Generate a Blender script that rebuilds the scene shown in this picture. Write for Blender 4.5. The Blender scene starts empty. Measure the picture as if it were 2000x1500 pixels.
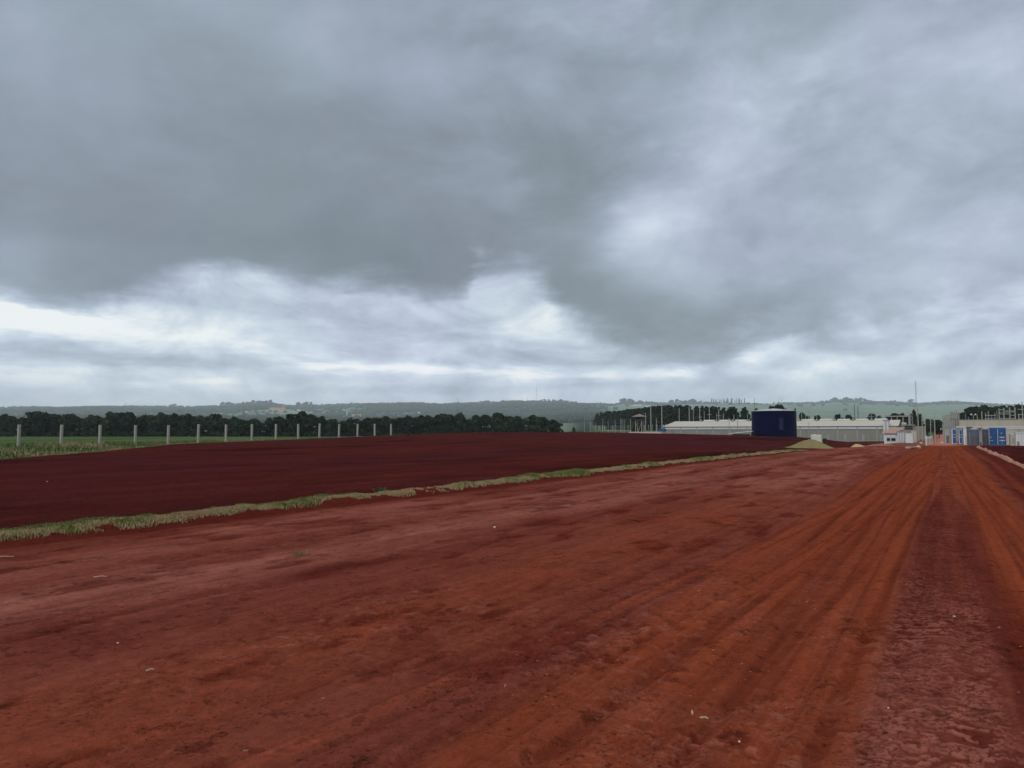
import bpy, math, random
import numpy as np
from mathutils import Vector, Matrix

S = bpy.context.scene
COL = S.collection
R = math.radians

# ------------------------------------------------------------------ camera
F = 1540.0                                  # focal length in photo pixels (2000 px wide)
PITCH = math.atan(95.0 / F)                 # the horizon lies 95 px below the middle
CAMZ = 1.6
cam_d = bpy.data.cameras.new('camera')
cam = bpy.data.objects.new('camera', cam_d)
COL.objects.link(cam)
cam_d.sensor_width = 36.0
cam_d.lens = 36.0 * F / 2000.0
cam_d.clip_start = 0.1
cam_d.clip_end = 40000
cam.location = (0, 0, CAMZ)
cam.rotation_euler = (R(90) + PITCH, 0, 0)
S.camera = cam

S.view_settings.view_transform = 'Standard'
S.view_settings.look = 'None'
S.view_settings.gamma = 1.0
S.view_settings.exposure = 0.0
S.cycles.use_denoising = True
S.cycles.max_bounces = 6
S.cycles.diffuse_bounces = 2
S.cycles.glossy_bounces = 2
S.cycles.volume_bounces = 1
S.cycles.transparent_max_bounces = 6


def ray(px, py):
    x = (px - 1000.0) / F
    y = (750.0 - py) / F
    return np.array([x, math.cos(PITCH) - y * math.sin(PITCH), math.sin(PITCH) + y * math.cos(PITCH)])


def at(px, py, Y):
    """world point seen at photo pixel (px, py) standing at depth Y metres"""
    d = ray(px, py)
    d = d * (Y / d[1])
    return np.array([d[0], d[1], CAMZ + d[2]])


def azel(px, py):
    d = ray(px, py)
    d = d / np.linalg.norm(d)
    return math.degrees(math.atan2(d[0], d[1])), math.degrees(math.asin(d[2]))


def lin(r, g, b):
    def f(c):
        c = c / 255.0
        return c / 12.92 if c <= 0.04045 else ((c + 0.055) / 1.055) ** 2.4
    return (f(r), f(g), f(b))


# ------------------------------------------------------------------ node expressions
class E:
    """a socket that can be added, multiplied ... inside one node tree"""
    def __init__(self, nt, s):
        self.nt, self.s = nt, s

    def _m(self, op, b=None, c=None, clamp=False):
        n = self.nt.nodes.new('ShaderNodeMath')
        n.operation = op
        n.use_clamp = clamp
        for i, v in enumerate((self, b, c)):
            if v is None:
                continue
            if isinstance(v, E):
                self.nt.links.new(v.s, n.inputs[i])
            else:
                n.inputs[i].default_value = float(v)
        return E(self.nt, n.outputs[0])

    def __add__(s, o): return s._m('ADD', o)
    __radd__ = __add__
    def __mul__(s, o): return s._m('MULTIPLY', o)
    __rmul__ = __mul__
    def __sub__(s, o): return s._m('SUBTRACT', o)
    def __rsub__(s, o): return s._m('MULTIPLY', -1.0)._m('ADD', o)
    def __truediv__(s, o): return s._m('DIVIDE', o)
    def pow(s, o): return s._m('POWER', o)
    def exp(s): return s._m('EXPONENT')
    def abs(s): return s._m('ABSOLUTE')
    def min(s, o): return s._m('MINIMUM', o)
    def max(s, o): return s._m('MAXIMUM', o)
    def clamp(s): return s._m('ADD', 0.0, clamp=True)
    def sstep(s, lo, hi):
        n = s.nt.nodes.new('ShaderNodeMapRange')
        n.interpolation_type = 'SMOOTHSTEP'
        s.nt.links.new(s.s, n.inputs['Value'])
        n.inputs['From Min'].default_value = lo
        n.inputs['From Max'].default_value = hi
        return E(s.nt, n.outputs[0])


def mixf(a, b, t):
    return a + (b - a) * t


def xyz(nt, x, y, z):
    n = nt.nodes.new('ShaderNodeCombineXYZ')
    for i, v in enumerate((x, y, z)):
        if isinstance(v, E):
            nt.links.new(v.s, n.inputs[i])
        else:
            n.inputs[i].default_value = float(v)
    return n.outputs[0]


def noise(nt, vec, scale, detail=3, rough=0.5, dist=0.0, color=False):
    n = nt.nodes.new('ShaderNodeTexNoise')
    n.inputs['Scale'].default_value = scale
    n.inputs['Detail'].default_value = detail
    n.inputs['Roughness'].default_value = rough
    n.inputs['Distortion'].default_value = dist
    if vec is not None:
        nt.links.new(vec, n.inputs['Vector'])
    if color:
        s = nt.nodes.new('ShaderNodeSeparateColor')
        nt.links.new(n.outputs['Color'], s.inputs[0])
        return E(nt, s.outputs[0]), E(nt, s.outputs[1]), E(nt, s.outputs[2])
    return E(nt, n.outputs['Fac'] if 'Fac' in n.outputs else n.outputs[0])


def ramp(nt, fac, stops):
    n = nt.nodes.new('ShaderNodeValToRGB')
    cr = n.color_ramp
    while len(cr.elements) < len(stops):
        cr.elements.new(0.5)
    for e, (p, c) in zip(cr.elements, stops):
        e.position = p
        e.color = (*c, 1)
    nt.links.new(fac.s, n.inputs[0])
    return n.outputs[0]


# ------------------------------------------------------------------ world: Nishita sky under a procedural overcast
SUN_AZ, SUN_EL = -150.0, 46.0               # degrees right of the view axis, above the horizon
W = bpy.data.worlds.new('World')
S.world = W
W.use_nodes = True
nt = W.node_tree
nt.nodes.clear()
out = nt.nodes.new('ShaderNodeOutputWorld')
bg = nt.nodes.new('ShaderNodeBackground')
bg.inputs['Strength'].default_value = 0.1
nt.links.new(bg.outputs[0], out.inputs[0])
sky = nt.nodes.new('ShaderNodeTexSky')
sky.sky_type = 'NISHITA'
sky.sun_disc = False
sky.sun_elevation = R(SUN_EL)
sky.sun_rotation = R(SUN_AZ)
tc = nt.nodes.new('ShaderNodeTexCoord')
nv = nt.nodes.new('ShaderNodeVectorMath')
nv.operation = 'NORMALIZE'
nt.links.new(tc.outputs['Generated'], nv.inputs[0])
sp = nt.nodes.new('ShaderNodeSeparateXYZ')
nt.links.new(nv.outputs[0], sp.inputs[0])
dx, dy, dz = (E(nt, sp.outputs[i]) for i in range(3))
DEG = 180.0 / math.pi
az = dx._m('ARCTAN2', dy) * DEG
el = dz._m('ARCSINE') * DEG
inv = 1.0 / (0.10)
den = dz.max(0.0) + 0.10
Pu, Pv = dx / den, dy / den
Pvec = xyz(nt, Pu, Pv, 0.0)
elp = el.max(0.0)
wa, wb, wc = noise(nt, Pvec, 0.9, 5, 0.55, 0.3, color=True)
fa, fb, fc = noise(nt, Pvec, 3.2, 4, 0.55, 0.4, color=True)
amp_a = elp * 0.16 + 1.5
amp_e = elp * 0.17 + 0.5
azw = az + (wa - 0.5) * amp_a * 1.8 + (fa - 0.5) * amp_a * 0.8
elw = el + (wb - 0.5) * amp_e * 1.0 + (fb - 0.5) * amp_e * 0.8


def blob(px, py, wx, wy, a, rot=0.0, p=1.0):
    """a soft patch of lighter or darker cloud, given where it hangs in the sky; rot turns it counter-clockwise"""
    a0, e0 = azel(px, py)
    a1, _ = azel(px + 10, py)
    _, e1 = azel(px, py - 10)
    ka, ke = abs(a1 - a0) / 10, abs(e1 - e0) / 10
    sa, se = wx * ka, wy * ke
    c, s = math.cos(R(rot)), math.sin(R(rot))
    da = azw - a0
    de = elw - e0
    q = ((da * (c / sa) + de * (s / sa)).pow(2.0) if rot == 0 else _sq(da * (c / sa) + de * (s / sa))) + _sq(de * (c / se) - da * (s / se))
    if p != 1.0:
        q = q.pow(p)
    return (q * -1.0).exp() * a


def _sq(e):
    return e * e


# lower edge of the dark deck: elevation as a function of azimuth
edge_px = [(-500, 560), (-150, 545), (0, 565), (90, 592), (230, 590), (330, 552), (470, 530), (600, 550), (720, 548), (850, 566),
           (905, 560), (935, 522), (1010, 520), (1050, 548), (1090, 610), (1160, 668), (1250, 698), (1390, 712), (1470, 680),
           (1600, 645), (1740, 625), (1880, 570), (2000, 540), (2400, 520)]
fcv = nt.nodes.new('ShaderNodeFloatCurve')
cv = fcv.mapping.curves[0]
pts = [((azel(*p)[0] + 60.0) / 120.0, azel(*p)[1] / 30.0) for p in edge_px]
cv.points[0].location = (0.0, pts[0][1])
cv.points[1].location = (1.0, pts[-1][1])
for p in pts:
    cv.points.new(*p)
fcv.mapping.update()
fin = ((azw + 60.0) / 120.0).clamp()
nt.links.new(fin.s, fcv.inputs['Value'])
edge = E(nt, fcv.outputs[0]) * 30.0

DECK = [  # px, py, width, height, amount, rotation, sharpness
    (100, 150, 330, 260, .13), (520, 40, 330, 120, .04), (740, 110, 330, 110, .14, -15), (1130, 60, 240, 150, .12, 20),
    (1620, 60, 420, 220, .17), (1960, 60, 260, 200, .20), (250, 620, 500, 26, .10, 3), (60, 360, 260, 120, -.07),
    (420, 460, 420, 110, -.09), (700, 330, 430, 150, -.02, 10), (900, 480, 260, 110, -.08), (1130, 220, 160, 120, -.05, 30),
    (1370, 310, 150, 100, .36, 35), (1240, 420, 60, 80, .12, 70), (1160, 560, 80, 60, -.05), (1120, 470, 70, 60, -.08), (1480, 240, 110, 80, .05, 40), (1235, 440, 60, 70, .12, 70), (1290, 430, 110, 50, .12, 10), (1600, 330, 150, 150, .10), (1850, 350, 230, 110, .20), (1650, 250, 170, 120, .07),
    (1430, 440, 150, 60, .06), (1300, 525, 180, 60, .17), (1520, 510, 220, 40, .08, 5), (1860, 500, 260, 80, .32, 12), (1650, 420, 260, 60, .05, 0),
    (1400, 650, 300, 50, -.04, 8), (1140, 590, 90, 60, .03), (1880, 600, 160, 60, .10, 15), (1650, 590, 240, 40, .05, 15),
    (850, 535, 260, 45, -.07), (1260, 640, 200, 55, -.07), (300, 560, 230, 35, -.06), (600, 500, 300, 60, -.03),
    (30, 520, 120, 90, .12), (560, 510, 60, 25, .08), (960, 380, 120, 60, .06), (1000, 440, 120, 40, .05)]
LOW = [
    (0, 590, 170, 40, .30), (140, 622, 260, 36, .32, 0), (420, 630, 250, 26, .10, 2), (300, 700, 400, 20, -.24, 0), (640, 620, 160, 50, -.05),
    (740, 590, 130, 35, -.03), (850, 655, 180, 40, -.10), (985, 585, 70, 40, .05), (1010, 640, 50, 40, .06), (960, 700, 300, 18, -.10), (150, 718, 330, 14, .12),
    (620, 713, 130, 14, .26), (830, 722, 260, 8, .20, -2), (400, 748, 70, 12, .22), (280, 753, 40, 6, .15), (540, 758, 90, 8, .14, 4), (150, 772, 260, 16, -.08), (760, 762, 300, 11, -.12),
    (1200, 728, 280, 14, .20), (1330, 720, 150, 12, .12, 8), (1540, 665, 190, 17, .16, 16), (1770, 622, 160, 12, .16, 17), (1700, 695, 180, 13, .12, 14),
    (1650, 655, 160, 16, -.12, 16), (1860, 715, 230, 26, -.16, 8), (1560, 705, 160, 14, -.10, 12), (1930, 620, 170, 45, -.02, 10), (1820, 660, 180, 16, -.14, 14), (1450, 745, 200, 12, -.06), (1800, 770, 300, 14, -.05),
    (1150, 755, 200, 8, -.10)]
deckv = el * 0.0 + 0.295
for b in DECK:
    deckv = deckv + blob(*b)
deckv = deckv + (el - 30.0).max(0.0).min(26.0) * 0.026
lowv = el * 0.0 + 0.74
for b in LOW:
    lowv = lowv + blob(*b)
# streaks and billows, compressed towards the horizon
st1 = noise(nt, xyz(nt, Pu, Pv * 1.0, 3.0), 0.8, 6, 0.55, 0.2)
az_s = xyz(nt, az * 0.10, el * 0.42, 1.0)
st3 = noise(nt, az_s, 1.5, 6, 0.6, 0.6)
wq = (wc - 0.5) * 9.0
m1 = noise(nt, xyz(nt, az * 0.085 + el * 0.02, el * 0.15 - az * 0.02, 29.0), 1.0, 8, 0.58, 0.35)
m2 = noise(nt, xyz(nt, az * 0.26, el * 0.42, 13.0), 1.0, 7, 0.60, 0.3)
# the underside of the deck is mottled most in the middle and on the right
mot = az.sstep(-16.0, 6.0) * 0.6 + 0.55
deckv = deckv + (m1 - 0.5) * mot * 0.62 + (m2 - 0.5) * mot * 0.18 + (st1 - 0.5) * 0.12
lay = noise(nt, xyz(nt, az * 0.115, el * 0.30, 17.0), 1.0, 8, 0.60, 0.7)
lowv = lowv + (lay - 0.5) * 0.95 + (m2 - 0.5) * 0.45 + (st3 - 0.5) * 0.10
# wisps hang from the deck's edge; to the right it dissolves slowly
wz = noise(nt, xyz(nt, az * 0.20, el * 0.34, 5.0), 1.0, 8, 0.64, 0.5)
soft = (elp * 0.03 + 0.40) * (az.sstep(-4.0, 3.0) * 1.1 + az.sstep(12.0, 24.0) * 1.2 + 1.0)
dm = ((elw - edge) / soft + (wz - 0.5) * 3.6).sstep(-1.4, 1.8)
V = mixf(lowv, deckv, dm)
# near the horizon everything turns to the same pale veil
V = mixf(V, 0.93 + (st3 - 0.5) * 0.08, el.sstep(3.0, -0.5) * 0.8)
cloud = ramp(nt, V.clamp(), [(0.0, lin(108, 118, 127)), (0.25, lin(134, 145, 155)), (0.45, lin(158, 170, 185)), (0.62, lin(184, 196, 213)),
                             (0.80, lin(211, 223, 236)), (1.0, lin(250, 254, 255))])
# slight drift between green-grey and violet-grey, as in thick stratus
tn = noise(nt, xyz(nt, az * 0.07, el * 0.09, 23.0), 1.0, 2, 0.5)
tint = ramp(nt, tn.sstep(0.35, 0.65), [(0.0, (0.99, 1.003, 0.99)), (1.0, (1.015, 0.995, 1.025))])
mul = nt.nodes.new('ShaderNodeMix')
mul.data_type = 'RGBA'
mul.blend_type = 'MULTIPLY'
mul.inputs[0].default_value = 1.0
nt.links.new(cloud, mul.inputs[6])
nt.links.new(tint, mul.inputs[7])
sc10 = nt.nodes.new('ShaderNodeVectorMath')
sc10.operation = 'SCALE'
nt.links.new((el.sstep(10.0, 3.0) * 1.6 + 10.0).s, sc10.inputs['Scale'])
nt.links.new(mul.outputs[2], sc10.inputs[0])
mx = nt.nodes.new('ShaderNodeMix')
mx.data_type = 'RGBA'
mx.inputs[0].default_value = 0.96
nt.links.new(sky.outputs[0], mx.inputs[6])
nt.links.new(sc10.outputs[0], mx.inputs[7])
nt.links.new(mx.outputs[2], bg.inputs['Color'])
W.cycles.sampling_method = 'MANUAL'
W.cycles.sample_map_resolution = 512

sun_d = bpy.data.lights.new('sun', 'SUN')
sun_d.energy = 1.4
sun_d.angle = R(25)
sun_d.color = (1.0, 0.96, 0.90)
sun = bpy.data.objects.new('sun', sun_d)
COL.objects.link(sun)
sdir = Vector((math.sin(R(SUN_AZ)) * math.cos(R(SUN_EL)), math.cos(R(SUN_AZ)) * math.cos(R(SUN_EL)), math.sin(R(SUN_EL))))
sun.rotation_euler = (-sdir).to_track_quat('-Z', 'Y').to_euler()

# ------------------------------------------------------------------ numpy noise and terrain
rng = np.random.default_rng(7)
DIRU = np.array([0.878, -0.479])            # across the dirt lot, to the right
DIRV = np.array([0.479, 0.878])             # along it, away from the camera


def uv_of(X, Y):
    return X * DIRU[0] + Y * DIRU[1], X * DIRV[0] + Y * DIRV[1]


def xy_of(u, v):
    return u * DIRU[0] + v * DIRV[0], u * DIRU[1] + v * DIRV[1]


def _hash(ix, iy, seed):
    h = (ix.astype(np.int64) * 374761393 + iy.astype(np.int64) * 668265263 + seed * 1442695041) & 0xFFFFFFFF
    h = ((h ^ (h >> 13)) * 1274126177) & 0xFFFFFFFF
    h = h ^ (h >> 16)
    return (h & 0xFFFFFF).astype(np.float64) / float(0xFFFFFF)


def vnoise(x, y, seed=0):
    ix, iy = np.floor(x), np.floor(y)
    fx, fy = x - ix, y - iy
    ix = ix.astype(np.int64)
    iy = iy.astype(np.int64)
    fx = fx * fx * fx * (fx * (fx * 6 - 15) + 10)
    fy = fy * fy * fy * (fy * (fy * 6 - 15) + 10)
    a = _hash(ix, iy, seed)
    b = _hash(ix + 1, iy, seed)
    c = _hash(ix, iy + 1, seed)
    d = _hash(ix + 1, iy + 1, seed)
    return (a * (1 - fx) + b * fx) * (1 - fy) + (c * (1 - fx) + d * fx) * fy


def fbm(x, y, seed=0, n=4, g=0.5):
    t, a, s = 0.0, 1.0, 0.0
    for i in range(n):
        t = t + a * vnoise(x * 2 ** i + 17.3 * i, y * 2 ** i - 9.1 * i, seed + i)
        s += a
        a *= g
    return t / s


def cells(x, y, seed=0):
    """nearest and second nearest feature distance, and a random value of the nearest cell"""
    ix, iy = np.floor(x).astype(np.int64), np.floor(y).astype(np.int64)
    f1 = np.full(x.shape, 9.0)
    f2 = np.full(x.shape, 9.0)
    val = np.zeros(x.shape)
    for ox in (-1, 0, 1):
        for oy in (-1, 0, 1):
            cx, cy = ix + ox, iy + oy
            px = cx + _hash(cx, cy, seed)
            py = cy + _hash(cx, cy, seed + 77)
            d = np.hypot(x - px, y - py)
            near = d < f1
            f2 = np.where(near, f1, np.minimum(f2, d))
            val = np.where(near, _hash(cx, cy, seed + 151), val)
            f1 = np.where(near, d, f1)
    return f1, f2, val


def ss(a, b, x):
    t = np.clip((x - a) / (b - a), 0, 1)
    return t * t * (3 - 2 * t)


def bump(x, c, w):
    return np.exp(-((x - c) / w) ** 2)


SKY_PX = [-400, -200, 0, 60, 110, 200, 320, 400, 440, 500, 530, 570, 700, 800, 860, 900, 960, 1000, 1045, 1100, 1130, 1200, 1215, 1300, 1400, 1460, 1520,
          1600, 1630, 1700, 1760, 1800, 1840, 1880, 1930, 2000, 2200, 2400]
SKY_PY = [799, 798, 797.5, 796.5, 798, 796, 796, 796, 794, 790, 790, 795, 791, 788.5, 790.5, 788.5, 790, 785.5, 786, 787.5, 789.5, 792, 788, 790, 788, 787, 789,
          789, 785, 786.5, 788, 790.5, 787, 788, 791, 794, 795, 795]
PR_Y = np.array([150., 220., 330., 450., 750., 1800., 3700., 6500., 8500., 16000.])
PR_LEFT = np.array([861.4, 856., 852.6, 858., 845., 828., 812., 0., 6., 30.])
PR_RIGHT = np.array([866., 861., 845., 841.5, 838., 823., 806., 0., 6., 30.])


def far_z(X, Y):
    Yc = np.maximum(Y, 1.0)
    px = np.clip(1000 + F * (X / Yc), -400, 2400)
    sky_y = np.interp(px, SKY_PX, SKY_PY)
    wr = ss(1040, 1160, px)
    ly = np.log(np.clip(Y, 150, 16000))
    kn = np.log(PR_Y)
    def prof(P):
        base = np.interp(ly, kn[:7], P[:7])
        t = np.clip((ly - kn[6]) / (kn[7] - kn[6]), 0, 1)
        t2 = np.clip((ly - kn[7]) / (kn[9] - kn[7]), 0, 1)
        return np.where(ly < kn[6], base, P[6] + (sky_y - P[6]) * (t * (2 - t))) + t2 * 40
    py = prof(PR_LEFT) * (1 - wr) + prof(PR_RIGHT) * wr
    n = (fbm(X / 420, Y / 420, 91, 3) - 0.5) * ss(1100, 3200, Y) * (1 - ss(4900, 6100, Y)) * 9
    return CAMZ + (845 - py) / F * Y + n * Y / 1950


def left_edge(v):
    """u of the dark field's left border"""
    return np.interp(v, [-60, -10, 26.8, 48, 58, 64, 300], [-20, -30, -49.7, -67.7, -76, -80.0, -80.5])


STRIP_U = -12.2


def terrain(X, Y):
    u, v = uv_of(X, Y)
    le = left_edge(v)
    g = np.interp(u, [-80, -55, -42, -29, -20, -12], [1.75, 1.30, 1.0, 0.62, -0.15, -0.35])
    g = np.where(u < -80, 1.75, g)
    infield = (u < STRIP_U) & (u > le)
    s = ss(35, 150, v) * (1 - ss(191, 197, v))
    zf = s * g
    # the pad's left shoulder falls to the meadow
    zf = np.where(u < le, 1.75 * s * (1 - ss(0.0, 3.5, le - u)), zf)
    zf = np.where(u > STRIP_U, -0.35 * s * (1 - ss(0, 5, u - STRIP_U)), zf)
    # lot, then a gentle dip beyond its crest
    dip = -0.45 * ss(92, 165, v) * ss(-26, -14, u) * (1 - ss(250, 330, v))
    comp = -0.75 * ss(191, 197, v) * (1 - ss(260, 340, v)) * (1 - ss(-26, -14, u)) * ss(-95, -82, u)
    near = zf + dip + comp
    # crown of the right hand earth ridge and ditch
    near = near + (0.10 + 0.10 * fbm(v * 1.1, v * 0, 401, 3)) * bump(u, STRIP_U, 0.26 + 0.2 * fbm(v * 0.7, v * 0, 402, 2)) * (1 - ss(70, 84, v))
    near = near - 0.18 * bump(u, 3.9, 0.5) * ss(20, 30, v) * (1 - ss(95, 110, v))
    fz = far_z(X, Y)
    w = ss(215, 420, v) * (Y > 0)
    w = np.maximum(w, ss(300, 330, Y) * ss(-100, -130, u))
    return near * (1 - w) + fz * w


# ------------------------------------------------------------------ the dirt: relief and soil colour
def soil(X, Y, lod):
    """extra relief and linear colour of the bare earth, with some painted shade; lod is the mesh spacing there"""
    u, v = uv_of(X, Y)
    near = np.clip(1 - lod / 0.10, 0, 1)
    fld = ((u < STRIP_U) | (u > 3.4)).astype(float)
    # slow wander of everything that follows the traffic
    wob = (fbm(v / 16.0, u / 30.0, 5, 2) - 0.5) * 0.35 + (fbm(v / 30.0, u * 0.0 + 3, 8, 2) - 0.5) * 0.7
    fan = 1.0 - 0.10 * ss(18, 45, v)
    uw = (u + wob * 0.45) * fan
    st_a = fbm(uw * 1.1, v * 0.05, 21, 4)
    st_b = fbm(uw * 5.0, v * 0.10, 31, 4, 0.6)
    st_c = fbm(uw * 17.0, v * 0.22, 41, 3, 0.6)
    pat = fbm(uw * 0.75, v * 0.16, 51, 5, 0.55)
    pat2 = fbm(uw * 1.9 + 40, v * 0.55, 61, 5, 0.6)
    blot = fbm(u * 2.6, v * 1.3, 71, 5, 0.6)
    fine = fbm(u * 21, v * 21, 81, 3, 0.6)
    # masks ---------------------------------------------------------------
    left_tr = ss(-2.5, -2.05, uw) * (1 - ss(-0.55, -0.25, uw))          # broad orange bundle of wheel tracks
    right_tr = ss(0.42, 0.62, uw) * (1 - ss(1.25, 1.55, uw))
    far_tr = bump(uw, 1.95, 0.12) * ss(14, 20, v)
    med = 0.38 * (1 - ss(14, 31, v)) + 0.02 * (st_c - .5)
    merged = ss(16, 28, v) * ss(-0.7, -0.4, uw) * (1 - ss(1.0, 1.4, uw))
    left_tr = left_tr * (1 - 0.75 * ss(3.5, 1.5, v))
    orange = np.clip(left_tr * (0.45 + 0.9 * st_b) + right_tr * ss(4, 8, v) * (0.75 + 0.6 * st_b) + merged * (0.5 + 0.7 * st_b) + 0.9 * far_tr, 0, 1)
    loose = bump(uw, -3.9, 1.15) * (1 - 0.6 * ss(15, 32, v)) * np.clip(0.3 + 1.3 * (pat2 - 0.30), 0, 1)
    loose = np.maximum(loose, 0.7 * bump(uw, -5.4, 0.55) * np.clip(3 * (pat - .42), 0, 1))
    pale = bump(uw, -7.5, 0.75) * np.clip(0.35 + 2.2 * (pat2 - 0.36), 0, 1)
    pale = np.maximum(pale, 0.55 * bump(uw, -9.3, 0.45) * np.clip(3 * (st_a - .38), 0, 1))
    pale = np.maximum(pale, 0.95 * ss(15, 30, v) * ss(-11, -9.5, uw) * (1 - ss(-3.3, -2.4, uw)) * np.clip(4 * (pat * .6 + st_a * .4 - .42), 0.12, 1))
    pale = np.maximum(pale, 0.6 * ss(-12, -10, uw) * (1 - ss(-6.5, -5.5, uw)) * np.clip(3 * (pat - .36), 0, 1))
    dk = np.clip(8.0 * (blot * 0.5 + pat2 * 0.5 - 0.535), 0, 1) * 0.75
    near2 = np.clip(1.25 - lod / 0.05, 0, 1)
    brk = np.clip(3.5 * (fbm(u * 0.9, v * 0.5, 401, 4) - 0.40), 0.1, 1)
    pit = np.clip(8 * (fbm(u * 8, v * 7, 402, 4, 0.6) - 0.585), 0, 1) * brk * near2
    flake = np.clip(8 * (fbm(u * 10 + 7, v * 9, 403, 4, 0.6) - 0.60), 0, 1) * brk * near2
    mid = np.clip(6 * (fbm(u * 2.2, v * 1.5, 404, 5, 0.62) - 0.56), 0, 1) * np.clip(1 - near2 * .3, 0, 1) * np.clip(1 - left_tr - right_tr, 0.15, 1)
    dk = dk * np.clip(1.0 - left_tr * 0.8 - right_tr, 0, 1)
    dk = np.maximum(dk, 0.85 * bump(uw, -6.3, 0.38) * np.clip(3.2 * (pat2 - 0.36), 0, 1))
    dk = np.maximum(dk, 0.9 * ss(-12.2, -11.9, u) * (1 - ss(-11.6, -10.9, u + 0.5 * (pat2 - .5))))
    dk = np.maximum(dk, 0.75 * ss(-0.06, 0.06, uw + med) * (1 - ss(-0.06, 0.06, uw - 1.45 * med)) * ss(5.5, 8, v) * np.clip(1.35 - 0.9 * st_b, 0, 1))
    dk = np.maximum(dk, 0.8 * ss(0.34, 0.46, uw) * (1 - ss(0.62, 0.80, uw)) * (1 - ss(7, 13, v)) * np.clip(0.5 + 0.8 * st_b, 0, 1))
    dk = np.maximum(dk, 0.85 * ss(1.45, 1.75, uw) * (1 - 0.6 * far_tr) * np.clip(0.3 + 1.2 * (st_a), 0, 1))
    dk = np.maximum(dk, 0.85 * ss(-3.0, -2.4, uw) * (1 - ss(-1.0, -0.7, uw)) * (1 - ss(4.6, 8.0, v)) * np.clip(2.2 * (pat - .25), 0.2, 1))  # dark crust near the camera, lens vignette also put into the colour
    ruts = [(-1.72, .07, .9), (-1.12, .06, .7), (-0.83, .05, .5), (-2.35, .06, .7), (-1.42, .05, .5), (0.52, .04, .4), (0.98, .05, .6), (1.12, .035, .4), (-3.05, .09, .5)]
    rut = np.zeros_like(u)
    for c, w_, a in ruts:
        cc = c + 0.22 * (vnoise(v / 15.0 + c * 13, v * 0 + c, 3) - 0.5) + 0.02 * (vnoise(v * 1.3 + c * 5, v * 0 + c, 4) - 0.5)
        rut = np.maximum(rut, a * bump(uw, cc, w_) * np.clip(1.6 * vnoise(v / 5.0 + c * 7, v * 0, 6), 0, 1))
    dk = np.maximum(dk, 0.75 * rut)  # ruts: dark moist soil, with their shade put into the colour
    lane_l, lane_d = np.zeros_like(u), np.zeros_like(u)
    lanes = [(-2.9, -0.9, 4, 40, .10, .9, 1), (-2.2, -0.35, 4, 32, .09, .8, 1), (-1.55, -1.2, 3, 40, .085, .9, 1), (-0.95, -0.75, 3, 40, .09, .9, 1), (-1.25, -0.1, 3, 36, .05, .6, -1), (-1.85, -0.5, 3, 36, .05, .7, -1),
             (-0.62, -0.30, 3, 34, .05, .7, -1), (-3.6, -2.4, 4, 46, .06, .35, -1), (0.70, 0.45, 6, 40, .09, .9, 1), (1.15, 0.75, 6, 40, .07, .8, 1), (0.92, 0.58, 6, 40, .04, .7, -1),
             (1.45, 0.85, 8, 45, .06, .6, -1), (0.12, 0.02, 3, 26, .07, .45, 1), (0.30, 0.10, 3, 26, .04, .5, -1), (2.6, 0.95, 14, 50, .13, .9, 1), (2.2, 1.05, 14, 50, .05, .6, -1), (-8.6, -8.2, 5, 60, .10, .35, -1)]
    for (ua, ub, va, vb, w_, a_, sg) in lanes:
        tq = np.clip((v - va) / (vb - va), -0.3, 1.4)
        cc = ua + (ub - ua) * (tq * (1.35 - 0.35 * tq)) + 0.10 * (vnoise(v / 9.0 + ua * 17, v * 0, 9) - 0.5)
        prof = np.exp(-np.abs((u - cc) / w_) ** 3) * a_ * np.clip(0.35 + 1.1 * vnoise(v / 3.3 + ua * 31, u * 0, 10), 0, 1)
        if sg > 0:
            lane_l = np.maximum(lane_l, prof)
            lane_d = np.maximum(lane_d, 0.55 * a_ * bump(np.abs(u - cc), w_ * 1.25, w_ * 0.25))
        else:
            lane_d = np.maximum(lane_d, 0.9 * prof)
    dk = np.maximum(dk * (1 - 0.6 * lane_l), 0.8 * lane_d)
    # the lugged, broken crust between the wheel tracks
    cob = ss(-0.48, -0.22, uw) * (1 - ss(0.22, 0.42, uw)) * (1 - 0.80 * ss(6.5, 12, v)) * np.clip(0.35 + 1.8 * (pat2 - 0.26), 0, 1)
    cob = np.maximum(cob, 0.32 * ss(-1.5, -1.2, uw) * (1 - ss(-.8, -.6, uw)) * (1 - ss(7, 12, v)) * np.clip(4 * (blot - .47), 0, 1))
    cob = np.maximum(cob, 0.28 * ss(-2.7, -2.2, uw) * (1 - ss(-1.5, -1.2, uw)) * (1 - ss(8, 14, v)) * np.clip(4 * (blot - .50), 0, 1))
    f1, f2, cv_ = cells(u * 12.0 + 2.0 * fbm(u * 7, v * 7, 2, 3), v * 20.0 + 2.0 * fbm(u * 7 + 9, v * 7, 3, 3), 11)
    plate = ss(0.03, 0.22, f2 - f1) * ss(0.30, 0.60, cv_ * .6 + .75 * fbm(u * 3.1, v * 3.1, 405, 3))
    g1, g2, gv = cells(u * 6.5 + 1.6 * fbm(u * 4, v * 4, 12, 3), v * 6.5 + 1.6 * fbm(u * 4 + 5, v * 4, 13, 3), 19)
    crack = (1 - ss(0.015, 0.10, g2 - g1)) * np.clip(1 - loose * 0.9 - orange - cob, 0, 1) * ss(-6.5, -4.5, u) * np.clip(3 * (pat2 - .30), 0, 1) * (1 - ss(10, 18, v))
    # relief ---------------------------------------------------------------
    h = (pat - 0.5) * 0.03 + (blot - 0.5) * 0.022 + (st_b - 0.5) * 0.022 + (st_c - 0.5) * 0.008 * (orange + 0.3)
    h = h - 0.012 * lane_l - 0.022 * lane_d
    h = h - 0.030 * rut - 0.014 * left_tr - 0.012 * right_tr
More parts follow.
